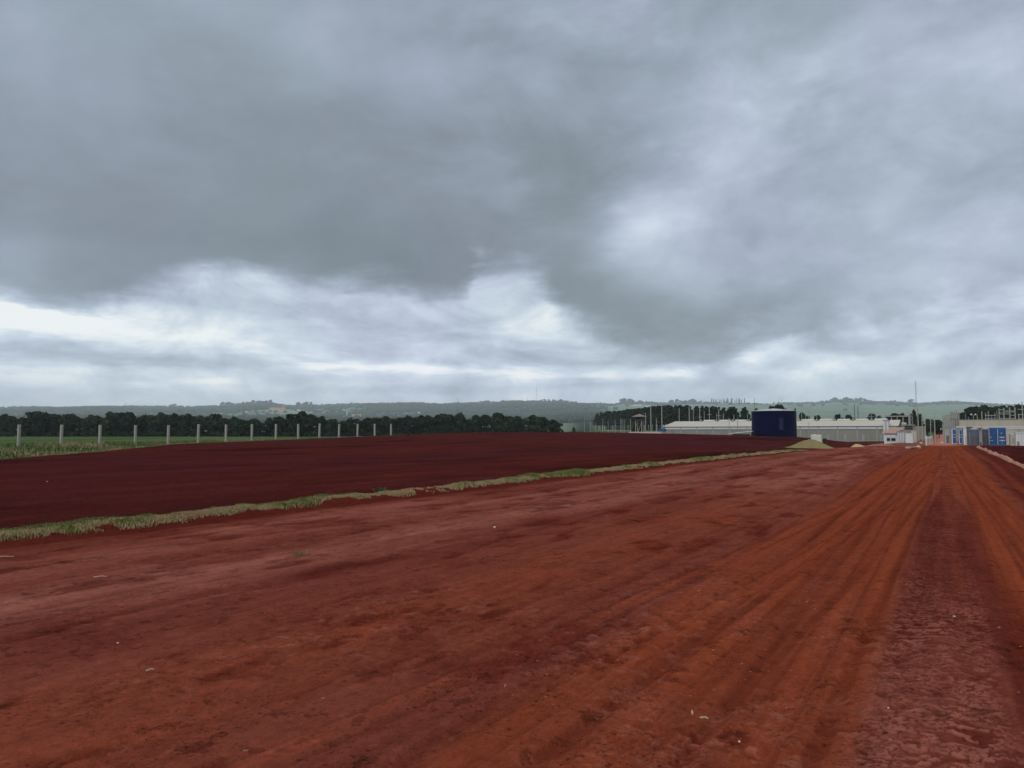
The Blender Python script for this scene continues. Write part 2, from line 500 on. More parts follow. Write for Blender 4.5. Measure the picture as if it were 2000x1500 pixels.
    h = h + near * (0.010 * cob * plate - 0.010 * crack + 0.012 * (fbm(u * 9, v * 9, 14, 3) - 0.5) + 0.006 * (fine - 0.5))
    h = h - 0.012 * dk - 0.012 * pit + 0.008 * flake - 0.010 * mid
    # tyre lugs pressed across the tracks
    lug = np.sin(v * 38 + 3 * np.sin(uw * 9)) * near * 0.0022 * (left_tr + right_tr) * np.clip(3 * (st_b - .45), 0, 1)
    h = h + lug
    h = h * (1 - fld) + fld * ((fbm(u * 1.2, v * 1.2, 15, 4) - 0.5) * 0.04 + (fbm(u * 0.35, v * 0.05, 16, 3) - 0.5) * 0.10 + near * (fine - .5) * .03 + (fbm(u * 4, v * 4, 408, 4, .6) - .5) * .05)
    # colour ---------------------------------------------------------------
    def c3(c):
        return np.array(c)[:, None, None] if u.ndim == 2 else np.array(c)[:, None]
    CR = c3(A_CRUST); OR = c3(A_ORANGE); LO = c3(A_LOOSE); PA = c3(A_PALE); DK = c3(A_DARK); FD = c3(A_FIELD); F2 = c3(A_FIELD2); CB = c3(A_COB)
    col = CR * (0.82 + 0.36 * pat)
    col = col + (LO - col) * np.clip(loose * 1.1, 0, 1)
    col = col + (OR - col) * orange * 0.9
    col = col + (OR * 1.12 - col) * np.clip(lane_l * (0.5 + .9 * st_c), 0, 1) * 0.75
    col = col + (PA - col) * np.clip(pale, 0, 1) * 0.85
    col = col + (DK - col) * np.clip(dk, 0, 1) * 0.90
    col = col + (CB - col) * np.clip(cob * plate * (0.7 + 0.8 * cv_), 0, 1) * 0.85
    col = col + (DK - col) * np.clip(cob * (1 - plate), 0, 1) * 0.55
    col = col + (DK - col) * np.clip(crack, 0, 1) * 0.5  # part of the shade in the cracks is put into the colour
    col = col + (DK - col) * np.clip(0.75 * pit + 0.3 * mid, 0, 0.85)
    col = col + (CB - col) * flake * 0.6
    col = col * (0.86 + 0.28 * st_b) * (0.90 + 0.20 * st_c) * (0.88 + 0.24 * fine)
    chips = ((_hash(np.floor(u * 60).astype(np.int64), np.floor(v * 45).astype(np.int64), 201) > 0.9998) & (lod < 0.05) & (v < 14) & (u > -4)).astype(float)
    col = col + (c3(A_CHIP) - col) * chips * 0.6
    fc = FD + (F2 - FD) * np.clip(2.4 * (fbm(u * 0.10, v * 0.035, 17, 4) - 0.35), 0, 1)
    fc = fc * (0.78 + 0.44 * fbm(u * 1.6, v * 0.12, 18, 4)) * (0.75 + 0.5 * fbm(u * .5, v * .25, 406, 4)) * (0.8 + 0.4 * fine)
    dl = np.clip(7 * (fbm(u * 0.16, v * 0.05, 19, 4) - 0.60), 0, 1)
    fc = fc * (1 - 0.45 * dl)
    crumb = np.clip(9 * (fbm(u * 3.5, v * 3.0, 407, 4, 0.65) - 0.60), 0, 1) * np.clip(1 - lod / 0.25, 0, 1)
    fc = fc * (1 + 0.5 * crumb)
    col = col * (1 - fld) + fc * fld
    return h, col


KA = np.array([0.645, 0.60, 0.50]) / 0.50
KP = np.array([0.72, 0.70, 0.64]) / 0.50
KF = np.array([0.57, 0.60, 0.52]) / 0.50
A_CRUST = tuple(np.array(lin(98, 52, 46)) * KA)
A_ORANGE = tuple(np.array(lin(109, 53, 37)) * KA)
A_LOOSE = tuple(np.array(lin(109, 54, 41)) * KA)
A_PALE = tuple(np.array(lin(118, 74, 66)) * KP)
A_DARK = tuple(np.array(lin(66, 23, 20)) * KA)
A_COB = tuple(np.array(lin(120, 72, 63)) * KP)
A_FIELD = tuple(np.array(lin(62, 26, 29)) * KF)
A_FIELD2 = tuple(np.array(lin(68, 27, 25)) * KF)
A_CHIP = tuple(np.array(lin(170, 120, 100)) * KA)


def rows():
    r = [0.3]
    while r[-1] < 16200:
        x = r[-1]
        st = 0.05 if x < 2.4 else 0.0042 if x < 9 else 0.0062 if x < 40 else 0.011 if x < 150 else 0.02 if x < 700 else 0.026
        r.append(x * (1 + st))
    return np.array(r)


rr = rows()
aa = np.concatenate([np.linspace(-40, 40, 1180), np.linspace(40, 320, 72)[1:-1]])
nr, na = len(rr), len(aa)
RR, AA = np.meshgrid(rr, np.radians(aa), indexing='ij')
GX, GY = RR * np.sin(AA), RR * np.cos(AA)
GU, GV = uv_of(GX, GY)
LOD = np.broadcast_to(np.gradient(rr)[:, None], GX.shape)
GZ = terrain(GX, GY)
H, SOILC = soil(GX, GY, LOD)
# what lies where: 0 dirt lot and compound, 1 dark field, 2 meadow, 3 hills
ang_ok = (np.abs(np.degrees(AA)) < 60)
LE = left_edge(GV)
reg = np.zeros(GX.shape, np.int8)
reg[(GU < STRIP_U) & (GU > LE) & (GV < 194)] = 1
reg[(GU > 3.4) & (GV < 137) & (GV > 2)] = 4
reg[(GU <= LE)] = 2
reg[(GU < -70) & (GV >= 194)] = 2
reg[(GV > 262)] = 2
reg[(GV > 262) & (np.abs(GU - 0.2) < 3.2) & (GV < 425)] = 0
reg[(GY > 430) & (GV > 262) & (reg != 0)] = 3
reg[(np.hypot(GX, GY) > 900)] = 3
EDGE_W = (fbm(GU * 0.5, GV * 0.5, 300, 3) - 0.5)
earth = (reg == 0) | (reg == 1) | (reg == 4)
GZ = GZ + np.where(earth, H * (1 - ss(60, 120, RR)), 0)
MC = np.zeros((3,) + GX.shape)
mead = fbm(GX * 0.06, GY * 0.02, 310, 4)
G1 = np.array([0.044, 0.076, 0.028]); G2 = np.array([0.078, 0.104, 0.042]); G3 = np.array([0.16, 0.15, 0.07])
MC = G1[:, None, None] + (G2 - G1)[:, None, None] * np.clip(3 * (mead - 0.33), 0, 1)
dry = np.clip(3.5 * (fbm(GU * 0.12, GV * 0.12, 320, 4) - 0.42), 0, 1) * (1 - ss(4, 16, np.abs(GU - LE)))
MC = MC + (G3[:, None, None] - MC) * dry * 0.8
# hills: woods and pale fields
pxg = 1000 + F * GX / np.maximum(GY, 1)
pyg = 845 - (GZ - CAMZ) / np.maximum(GY, 1) * F
wood = fbm(GX / 520, GY / 780, 330, 4)
woodm = ss(0.43, 0.50, wood)
knoll = ss(800, 850, pxg) * (1 - ss(1130, 1165, pxg)) * ss(2000, 2400, GY) * (1 - ss(5600, 6100, GY))
woodm = np.maximum(woodm * (1 - ss(1140, 1190, pxg) * 0.8), knoll * ss(0.30, 0.36, wood))
greenband = ss(1150, 1250, pxg) * ss(700, 1000, GY) * (1 - ss(4600, 5500, GY))
woodm = woodm * (1 - 0.97 * greenband)
lowfield = (1 - ss(1080, 1150, pxg)) * ss(500, 700, GY) * (1 - ss(1600, 1950, GY))
woodm = woodm * (1 - 0.95 * lowfield)
woodm = np.maximum(woodm, 0.85 * ss(5500, 5900, GY) * ss(0.34, 0.42, wood))
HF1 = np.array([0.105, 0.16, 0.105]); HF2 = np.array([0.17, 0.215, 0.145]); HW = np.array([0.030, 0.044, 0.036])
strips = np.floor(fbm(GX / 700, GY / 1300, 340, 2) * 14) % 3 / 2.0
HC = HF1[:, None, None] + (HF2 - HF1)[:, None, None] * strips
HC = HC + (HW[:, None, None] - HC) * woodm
# the compound floor: trampled grass, pale dust
TG = np.array([0.16, 0.13, 0.07])
cg = np.clip(3 * (fbm(GU * 0.15, GV * 0.15, 350, 4) - 0.40), 0, 1) * np.where(GU < -13, ss(193, 199, GV), ss(128, 150, GV)) * (1 - np.clip(bump(GU, 0.2, 2.6), 0, 1))
GCOL = SOILC + (TG[:, None, None] - SOILC) * cg * 0.8
RD = np.array(lin(150, 105, 92))[:, None, None] * 1.6
GCOL = GCOL + (RD - GCOL) * np.clip(bump(GU, 0.2, 2.6) * ss(105, 150, GV), 0, 1) * 0.7
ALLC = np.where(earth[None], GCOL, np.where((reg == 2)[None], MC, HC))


def mat_earth(name, bump_s, rough=0.9, spec=0.0, gritty=1.0):
    m = bpy.data.materials.new(name)
    m.use_nodes = True
    t = m.node_tree
    b = t.nodes['Principled BSDF']
    a = t.nodes.new('ShaderNodeAttribute')
    a.attribute_name = 'soil'
    g = t.nodes.new('ShaderNodeNewGeometry')
    n1 = noise(t, g.outputs['Position'], 55.0, 4, 0.65)
    n2 = noise(t, g.outputs['Position'], 9.0, 4, 0.6)
    n3 = noise(t, g.outputs['Position'], 1.4, 3, 0.6)
    n4 = noise(t, g.outputs['Position'], 26.0, 4, 0.72)
    n5 = noise(t, g.outputs['Position'], 150.0, 2, 0.6)
    pp = E(t, g.outputs['Position'])
    def dotp(vec):
        d_ = t.nodes.new('ShaderNodeVectorMath')
        d_.operation = 'DOT_PRODUCT'
        t.links.new(g.outputs['Position'], d_.inputs[0])
        d_.inputs[1].default_value = vec
        return E(t, d_.outputs['Value'])
    su, sv = dotp((DIRU[0], DIRU[1], 0)), dotp((DIRV[0], DIRV[1], 0))
    n6 = noise(t, g.outputs['Position'], 4.2, 6, 0.74)
    n7 = noise(t, xyz(t, su * 7.0, sv * 0.55, 0.0), 1.0, 5, 0.68)
    n8 = noise(t, xyz(t, su * 1.7, sv * 0.9, 4.0), 1.0, 5, 0.7)
    broken = n6.sstep(0.545, 0.60) * n8.sstep(0.42, 0.58)
    grit = n4.sstep(0.56, 0.66) * n3.sstep(0.40, 0.60)
    flake = n4.sstep(0.42, 0.34) * n3.sstep(0.62, 0.44)
    f = (n1 - 0.5) * 0.75 + (n2 - 0.5) * 0.4 + (n5 - 0.5) * 0.5 - grit * (0.5 * gritty) + flake * (0.26 * gritty) + ((n6 - 0.5) * 0.85 + (n7 - 0.5) * 0.5 - broken * 0.46) * gritty + 1.0
    sc = t.nodes.new('ShaderNodeVectorMath')
    sc.operation = 'SCALE'
    t.links.new(a.outputs['Color'], sc.inputs[0])
    t.links.new(f.s, sc.inputs['Scale'])
    t.links.new(sc.outputs[0], b.inputs['Base Color'])
    bp = t.nodes.new('ShaderNodeBump')
    bp.inputs['Strength'].default_value = bump_s
    bp.inputs['Distance'].default_value = 0.02
    hh = n1 * 0.5 + n2 * 0.8 - grit * (0.5 * gritty) + n5 * 0.25 - broken * (0.8 * gritty) + n6 * 0.6
    t.links.new(hh.s, bp.inputs['Height'])
    t.links.new(bp.outputs[0], b.inputs['Normal'])
    b.inputs['Roughness'].default_value = rough
    b.inputs['Specular IOR Level'].default_value = spec
    return m


def grid_object(name, code, mat, label, cat):
    rc = reg[:-1, :]
    # a face takes the region of its first corner; columns wrap round
    idx = np.arange(nr * na).reshape(nr, na)
    a = idx[:-1, :]
    b = np.roll(idx, -1, 1)[:-1, :]
    c = np.roll(idx, -1, 1)[1:, :]
    d = idx[1:, :]
    sel = np.isin(rc, code)
    q = np.stack([a[sel], d[sel], c[sel], b[sel]], 1)
    used, invx = np.unique(q.ravel(), return_inverse=True)
    co = np.stack([GX.ravel()[used], GY.ravel()[used], GZ.ravel()[used]], 1)
    me = bpy.data.meshes.new(name)
    nf = len(q)
    me.vertices.add(len(used))
    me.vertices.foreach_set('co', co.astype(np.float32).ravel())
    me.loops.add(nf * 4)
    me.loops.foreach_set('vertex_index', invx.astype(np.int32))
    me.polygons.add(nf)
    me.polygons.foreach_set('loop_start', np.arange(0, nf * 4, 4, dtype=np.int32))
    me.polygons.foreach_set('loop_total', np.full(nf, 4, np.int32))
    me.polygons.foreach_set('use_smooth', np.ones(nf, bool))
    at_ = me.attributes.new('soil', 'FLOAT_COLOR', 'POINT')
    cc = np.ones((len(used), 4), np.float32)
    for k in range(3):
        cc[:, k] = ALLC[k].ravel()[used]
    at_.data.foreach_set('color', cc.ravel())
    me.update()
    me.validate()
    me.materials.append(mat)
    o = bpy.data.objects.new(name, me)
    COL.objects.link(o)
    o['kind'] = 'structure'
    o['label'] = label
    o['category'] = cat
    return o


M_DIRT = mat_earth('red dirt', 0.55)
M_FIELD = mat_earth('dark tilled earth', 0.6, 0.95, 0.0, 0.7)
M_GRASS = mat_earth('meadow turf', 0.6, 0.95, 0.0, 0.3)
M_HILL = mat_earth('far land', 0.0, 1.0, 0.0, 0.0)
grid_object('ground', [0], M_DIRT, 'red dirt lot with orange wheel tracks and broken crust running to the compound', 'ground')
grid_object('field', [1], M_FIELD, 'dark maroon levelled earth between the long grass strip and the post row', 'field')
grid_object('field', [4], M_FIELD, 'dark maroon earth in front of the blue container', 'field')
grid_object('meadow', [2], M_GRASS, 'green meadow beyond the row of concrete posts', 'meadow')
grid_object('hills', [3], M_HILL, 'low hazy hills with woods and pale fields along the horizon', 'hills')
# the far end of the sheet is closed by the grid itself: it runs past the skyline and falls away

# ------------------------------------------------------------------ helpers for things
ROT_U = math.atan2(DIRU[1], DIRU[0])        # turns local x into the across-lot axis
prng = random.Random(11)


def gz(x, y):
    return float(terrain(np.array([float(x)]), np.array([float(y)]))[0])


class MB:
    """collects faces of ONE mesh"""
    def __init__(self):
        self.v, self.f = [], []

    def poly(self, pts):
        n = len(self.v)
        self.v += [tuple(p) for p in pts]
        self.f.append(tuple(range(n, n + len(pts))))

    def box(self, x0, x1, y0, y1, z0, z1, bev=0.0):
        n = len(self.v)
        b = bev
        if b <= 0:
            self.v += [(x0, y0, z0), (x1, y0, z0), (x1, y1, z0), (x0, y1, z0), (x0, y0, z1), (x1, y0, z1), (x1, y1, z1), (x0, y1, z1)]
            self.f += [tuple(n + i for i in q) for q in ((0, 3, 2, 1), (4, 5, 6, 7), (0, 1, 5, 4), (1, 2, 6, 5), (2, 3, 7, 6), (3, 0, 4, 7))]
        else:
            def ring(z, i):
                return [(x0 + i, y0, z), (x1 - i, y0, z), (x1, y0 + i, z), (x1, y1 - i, z), (x1 - i, y1, z), (x0 + i, y1, z), (x0, y1 - i, z), (x0, y0 + i, z)]
            def inner(z):
                return [(x0 + b, y0 + b, z), (x1 - b, y0 + b, z), (x1 - b, y0 + b, z), (x1 - b, y1 - b, z), (x1 - b, y1 - b, z), (x0 + b, y1 - b, z), (x0 + b, y1 - b, z), (x0 + b, y0 + b, z)]
            self.v += ring(z0, b) + ring(z1 - b, b)
            top = [(x0 + b, y0 + b, z1), (x1 - b, y0 + b, z1), (x1 - b, y1 - b, z1), (x0 + b, y1 - b, z1)]
            self.v += top
            for i in range(8):
                j = (i + 1) % 8
                self.f.append((n + i, n + j, n + 8 + j, n + 8 + i))
            t = n + 16
            self.f += [(n + 8, n + 9, t + 1, t), (n + 9, n + 10, t + 1), (n + 10, n + 11, t + 2, t + 1), (n + 11, n + 12, t + 2),
                       (n + 12, n + 13, t + 3, t + 2), (n + 13, n + 14, t + 3), (n + 14, n + 15, t, t + 3), (n + 15, n + 8, t), (t, t + 1, t + 2, t + 3)]
            self.f.append(tuple(n + i for i in range(7, -1, -1)))

    def tube(self, p0, p1, r0, r1, n=8, cap=True):
        p0, p1 = Vector(p0), Vector(p1)
        d = (p1 - p0).normalized()
        a = d.orthogonal().normalized()
        b = d.cross(a)
        s = len(self.v)
        for p, r in ((p0, r0), (p1, r1)):
            for i in range(n):
                t = 2 * math.pi * i / n
                self.v.append(tuple(p + a * (r * math.cos(t)) + b * (r * math.sin(t))))
        for i in range(n):
            j = (i + 1) % n
            self.f.append((s + i, s + j, s + n + j, s + n + i))
        if cap:
            self.f.append(tuple(s + n + i for i in range(n)))
            self.f.append(tuple(s + i for i in range(n - 1, -1, -1)))

    def lathe(self, prof, n=32, cx=0.0, cy=0.0):
        s = len(self.v)
        for r, z in prof:
            for i in range(n):
                t = 2 * math.pi * i / n
                self.v.append((cx + r * math.cos(t), cy + r * math.sin(t), z))
        for k in range(len(prof) - 1):
            for i in range(n):
                j = (i + 1) % n
                self.f.append((s + k * n + i, s + k * n + j, s + (k + 1) * n + j, s + (k + 1) * n + i))

    def mesh(self, name, mat, smooth=False):
        me = bpy.data.meshes.new(name)
        me.from_pydata(self.v, [], self.f)
        me.update()
        me.materials.append(mat)
        if smooth:
            for p in me.polygons:
                p.use_smooth = True
        return me


def tag(o, label, cat, group=None, kind=None):
    o['label'] = label
    o['category'] = cat
    if group:
        o['group'] = group
    if kind:
        o['kind'] = kind
    return o


def thing(name, label, cat, loc=(0, 0, 0), rotz=0.0, group=None):
    o = bpy.data.objects.new(name, None)
    COL.objects.link(o)
    o.empty_display_size = 0.3
    o.location = loc
    o.rotation_euler = (0, 0, rotz)
    return tag(o, label, cat, group)


def part(name, mb, mat, parent, label=None, smooth=False):
    me = mb.mesh(name, mat, smooth) if isinstance(mb, MB) else mb
    o = bpy.data.objects.new(name, me)
    COL.objects.link(o)
    o.parent = parent
    if label:
        o['label'] = label
    return o


def solo(name, mb, mat, label, cat, loc=(0, 0, 0), rotz=0.0, group=None, kind=None, smooth=False):
    me = mb.mesh(name, mat, smooth) if isinstance(mb, MB) else mb
    o = bpy.data.objects.new(name, me)
    COL.objects.link(o)
    o.location = loc
    o.rotation_euler = (0, 0, rotz)
    return tag(o, label, cat, group, kind)


def dup(root, loc, rotz=0.0, scale=None, label=None):
    r = root.copy()
    COL.objects.link(r)
    r.location = loc
    r.rotation_euler = (0, 0, rotz)
    if scale:
        r.scale = scale
    if label:
        r['label'] = label
    for ch in list(root.children):
        c = ch.copy()
        COL.objects.link(c)
        c.parent = r
        for g in ch.children:
            d = g.copy()
            COL.objects.link(d)
            d.parent = c
    return r


def pm(name, col, rough=0.8, var=0.12, scale=3.0, spec=0.3, metal=0.0, stain=None, bump_s=0.0):
    """painted / mineral surface with uneven tone and, if asked, streaks of dirt with a shape of their own"""
    m = bpy.data.materials.new(name)
    m.use_nodes = True
    t = m.node_tree
    b = t.nodes['Principled BSDF']
    c = t.nodes.new('ShaderNodeTexCoord')
    n1 = noise(t, c.outputs['Object'], scale, 5, 0.6)
    n2 = noise(t, c.outputs['Object'], scale * 7, 3, 0.6)
    f = (n1 - 0.5) * (2 * var) + (n2 - 0.5) * var + 1.0
    rgb = t.nodes.new('ShaderNodeRGB')
    rgb.outputs[0].default_value = (*col, 1)
    sc = t.nodes.new('ShaderNodeVectorMath')
    sc.operation = 'SCALE'
    t.links.new(rgb.outputs[0], sc.inputs[0])
    t.links.new(f.s, sc.inputs['Scale'])
    last = sc.outputs[0]
    if stain:
        mp = t.nodes.new('ShaderNodeMapping')
        mp.inputs['Scale'].default_value = (1.0, 1.0, 0.15)
        t.links.new(c.outputs['Object'], mp.inputs[0])
        n3 = noise(t, mp.outputs[0], scale * 1.5, 5, 0.65)
        mxn = t.nodes.new('ShaderNodeMix')
        mxn.data_type = 'RGBA'
        t.links.new((n3.sstep(0.5, 0.75) * 0.6).s, mxn.inputs[0])
        t.links.new(last, mxn.inputs[6])
        mxn.inputs[7].default_value = (*stain, 1)
        last = mxn.outputs[2]
    t.links.new(last, b.inputs['Base Color'])
    b.inputs['Roughness'].default_value = rough
    b.inputs['Specular IOR Level'].default_value = spec
    b.inputs['Metallic'].default_value = metal
    if bump_s:
        bp = t.nodes.new('ShaderNodeBump')
        bp.inputs['Strength'].default_value = bump_s
        bp.inputs['Distance'].default_value = 0.02
        t.links.new(n2.s, bp.inputs['Height'])
        t.links.new(bp.outputs[0], b.inputs['Normal'])
    return m


M_CONC = pm('weathered concrete', (0.36, 0.34, 0.29), 0.9, 0.15, 2.0, 0.2, stain=(0.20, 0.17, 0.13), bump_s=0.4)
M_POLE = pm('pale pole concrete', (0.36, 0.355, 0.33), 0.85, 0.10, 1.2, 0.2)
M_STEEL = pm('galvanised steel', (0.34, 0.35, 0.36), 0.5, 0.10, 2.0, 0.4, 0.3)
M_DKSTEEL = pm('dark steel', (0.10, 0.105, 0.11), 0.6, 0.1, 2.0)
M_WALLGREY = pm('grey precast wall', (0.275, 0.275, 0.24), 0.85, 0.08, 0.5, 0.2, stain=(0.17, 0.155, 0.12))
M_ROOFBEIGE = pm('beige roof sheet', (0.45, 0.42, 0.35), 0.75, 0.08, 0.4, 0.25, stain=(0.40, 0.34, 0.25))
M_WHITE = pm('white paint', (0.66, 0.67, 0.68), 0.6, 0.06, 0.8, 0.3, stain=(0.52, 0.49, 0.44))
M_BLUEWHITE = pm('translucent ribbon sheet', (0.60, 0.62, 0.68), 0.4, 0.05, 0.6, 0.4)
M_CREAM = pm('cream wall', (0.50, 0.46, 0.37), 0.85, 0.08, 0.6, 0.2, stain=(0.30, 0.26, 0.20))
M_TILE = pm('terracotta tile', (0.34, 0.215, 0.165), 0.85, 0.15, 4.0, 0.2, stain=(0.46, 0.36, 0.28))
M_NAVY = pm('navy tank paint', (0.001, 0.0028, 0.031), 0.5, 0.10, 0.6, 0.06)
M_OLDTILE = pm('weathered tile', (0.22, 0.165, 0.135), 0.9, 0.15, 4.0, 0.1)
M_TANKROOF = pm('pale tank roof', (0.42, 0.43, 0.46), 0.6, 0.06, 0.6)
M_BLUE = pm('blue container paint', (0.018, 0.088, 0.25), 0.5, 0.12, 1.5, 0.35)
M_BLUELT = pm('light blue plastic', (0.07, 0.17, 0.34), 0.5, 0.08, 2.0)
M_GREYTANK = pm('grey plastic tank', (0.105, 0.115, 0.14), 0.55, 0.06, 1.0, 0.35)
M_GREYLID = pm('pale grey lid', (0.30, 0.32, 0.34), 0.6, 0.06, 2.0)
M_DARK = pm('dark opening', (0.012, 0.014, 0.014), 0.6, 0.2, 2.0, 0.2)
M_BROWN = pm('brown roof sheet', (0.085, 0.07, 0.06), 0.8, 0.12, 0.6)
M_BARK = pm('bark', (0.075, 0.06, 0.045), 0.95, 0.2, 3.0, 0.1)
M_SAND = pm('pale sand', (0.42, 0.30, 0.17), 0.95, 0.12, 1.5, 0.05)
M_PINK = pm('pinkish broken concrete', (0.50, 0.33, 0.27), 0.9, 0.15, 2.0, 0.1, bump_s=0.5)
M_STONE = pm('pale stone', (0.55, 0.47, 0.40), 0.9, 0.15, 9.0, 0.1)
M_STRAW = pm('dry straw', (0.42, 0.33, 0.21), 0.9, 0.12, 9.0, 0.1)
M_TAN = pm('tan render', (0.50, 0.32, 0.19), 0.9, 0.08, 0.2, 0.1)
M_FARWHITE = pm('far white wall', (0.62, 0.60, 0.57), 0.9, 0.06, 0.2, 0.1)
M_FARGREY = pm('far grey roof', (0.34, 0.32, 0.31), 0.9, 0.1, 0.2, 0.1)
M_FARRED = pm('far red roof', (0.34, 0.15, 0.10), 0.9, 0.1, 0.2, 0.1)
M_RIDGE = pm('pale eroded earth', (0.26, 0.125, 0.085), 0.95, 0.2, 2.5, 0.05, bump_s=0.6)


def leafmat(name, a, b, obj_var=0.42):
    m = bpy.data.materials.new(name)
    m.use_nodes = True
    t = m.node_tree
    bs = t.nodes['Principled BSDF']
    c = t.nodes.new('ShaderNodeTexCoord')
    oi = t.nodes.new('ShaderNodeObjectInfo')
    n1 = noise(t, c.outputs['Object'], 0.55, 4, 0.65)
    r = ramp(t, n1.sstep(0.35, 0.66), [(0, a), (1, b)])
    sc = t.nodes.new('ShaderNodeVectorMath')
    sc.operation = 'SCALE'
    t.links.new(r, sc.inputs[0])
    f = (E(t, oi.outputs['Random']) - 0.5) * (2 * obj_var) + 1.0
    t.links.new(f.s, sc.inputs['Scale'])
    t.links.new(sc.outputs[0], bs.inputs['Base Color'])
    bs.inputs['Roughness'].default_value = 0.75
    bs.inputs['Specular IOR Level'].default_value = 0.1
    return m


M_LEAF = leafmat('dark broad leaves', (0.008, 0.018, 0.009), (0.024, 0.042, 0.018))
M_PINE = leafmat('pine needles', (0.010, 0.020, 0.011), (0.024, 0.040, 0.020))
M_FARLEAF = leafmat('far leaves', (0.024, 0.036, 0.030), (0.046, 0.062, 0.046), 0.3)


# ------------------------------------------------------------------ trees
def quads_mesh(name, C, N, size, mat, g, aspect=0.7):
    """leaf clumps: one small bent quad per centre C with normal N"""
    n = len(C)
    T = np.cross(N, g.normal(size=(n, 3)))
    T /= np.linalg.norm(T, axis=1)[:, None] + 1e-9
    B = np.cross(N, T)
    s = size * g.uniform(0.6, 1.3, n)
    T = T * s[:, None]
    B = B * (s * aspect)[:, None]
    k = N * (s * 0.25)[:, None]
    V = np.stack([C - T, C - B * 1.0 - k, C + T, C + B + k], 1).reshape(-1, 3)
    me = bpy.data.meshes.new(name)
    me.vertices.add(4 * n)
    me.vertices.foreach_set('co', V.astype(np.float32).ravel())
    me.loops.add(4 * n)
    me.loops.foreach_set('vertex_index', np.arange(4 * n, dtype=np.int32))
    me.polygons.add(n)
    me.polygons.foreach_set('loop_start', np.arange(0, 4 * n, 4, dtype=np.int32))
    me.polygons.foreach_set('loop_total', np.full(n, 4, np.int32))
    me.update()
    me.materials.append(mat)
    return me


def crown_points(g, lobes, per):
    C, N = [], []
    for (cx, cy, cz, rx, ry, rz) in lobes:
        d = g.normal(size=(per, 3))
        d /= np.linalg.norm(d, axis=1)[:, None]
        d[:, 2] = np.where(d[:, 2] < -0.5, -d[:, 2], d[:, 2])
        rad = g.uniform(0.62, 1.05, per) ** 0.7
        P = np.stack([cx + d[:, 0] * rx * rad, cy + d[:, 1] * ry * rad, cz + d[:, 2] * rz * rad], 1)
        nn = d + g.normal(size=(per, 3)) * 0.55
        C.append(P)
        N.append(nn / np.linalg.norm(nn, axis=1)[:, None])
    return np.concatenate(C), np.concatenate(N)


def broad_tree_meshes(seed, h=8.0, spread=0.55, low=0.10, per=70, size=0.50, mat=None, nl=13, skirt=0):
    g = np.random.default_rng(seed)
    lobes = []
    for i in range(nl):
        a = g.uniform(0, 2 * math.pi)
        q = math.sqrt(g.uniform(0, 1))
        z = g.uniform(low + 0.12, 0.84)
        w = spread * (0.55 + 0.45 * math.sin(math.pi * min(1, max(0, (z - low) / (1 - low)))))
        rr_ = q * w * h * 0.62
        s = g.uniform(0.15, 0.26) * h
        lobes.append((rr_ * math.cos(a), rr_ * math.sin(a), z * h, s * 1.1, s * 1.1, s * 0.75))
    lobes.append((g.uniform(-.06, .06) * h, 0, 0.84 * h, .16 * h, .16 * h, .15 * h))
    for i in range(skirt):
        a = g.uniform(0, 6.28)
        lobes.append((math.cos(a) * .3 * h, math.sin(a) * .3 * h, .10 * h, .2 * h, .2 * h, .13 * h))
    C, N = crown_points(g, lobes, per)
    ok = C[:, 2] > (low * h * 0.5 if not skirt else 0.0)
    crown = quads_mesh('crown', C[ok], N[ok], size, mat or M_LEAF, g)
    t = MB()
    p = Vector((0, 0, -0.3))
    r0 = 0.035 * h
    for k in range(4):
        q = Vector((g.uniform(-.03, .03) * h, g.uniform(-.03, .03) * h, (k + 1) * 0.17 * h))
        t.tube(p, q, r0, r0 * 0.78, 7, False)
        p, r0 = q, r0 * 0.78
        if k > 0:
            a = g.uniform(0, 6.28)
            e = q + Vector((math.cos(a), math.sin(a), 0.9)) * (0.2 * h)
            t.tube(q, e, r0 * 0.6, r0 * 0.2, 5, False)
    return t.mesh('trunk', M_BARK), crown


def pine_tree_meshes(seed, h=15.0, size=0.6):
    g = np.random.default_rng(seed)
    lobes = []
    z = 0.30
    while z < 0.97:
        w = (1.0 - z) * 0.26 * h + 0.35
        for k in range(3):
            a = g.uniform(0, 6.28)
            lobes.append((math.cos(a) * w * 0.55, math.sin(a) * w * 0.55, z * h, w * 0.62, w * 0.62, 0.055 * h))
        z += 0.075
    lobes.append((0, 0, 0.985 * h, 0.25, 0.25, 0.5))
    C, N = crown_points(g, lobes, 26)
    crown = quads_mesh('crown', C, N, size, M_PINE, g, 0.5)
    t = MB()
    t.tube((0, 0, -0.3), (0.1, 0, 0.5 * h), 0.19, 0.13, 7, False)
    t.tube((0.1, 0, 0.5 * h), (0, 0, 0.97 * h), 0.13, 0.03, 6, False)
    return t.mesh('trunk', M_BARK), crown


def make_tree(name, meshes, label, cat, loc, rotz, sc, group=None):
    r = thing(name, label, cat, loc, rotz, group)
    r.scale = sc
    for n, me in zip(('trunk', 'crown'), meshes):
        part(n, me, None, r)
    return r


ORD = ['first', 'second', 'third', 'fourth', 'fifth', 'sixth', 'seventh', 'eighth', 'ninth', 'tenth', 'eleventh', 'twelfth', 'thirteenth', 'fourteenth', 'fifteenth',
       'sixteenth', 'seventeenth', 'eighteenth', 'nineteenth', 'twentieth']


def nth(i):
    if i < 20:
        return ORD[i]
    tens = ['twenty', 'thirty', 'forty', 'fifty', 'sixty', 'seventy', 'eighty', 'ninety'][(i + 1) // 10 - 2]
    u_ = (i + 1) % 10
    return (tens[:-1] + 'ieth') if u_ == 0 else tens + '-' + ORD[u_ - 1]


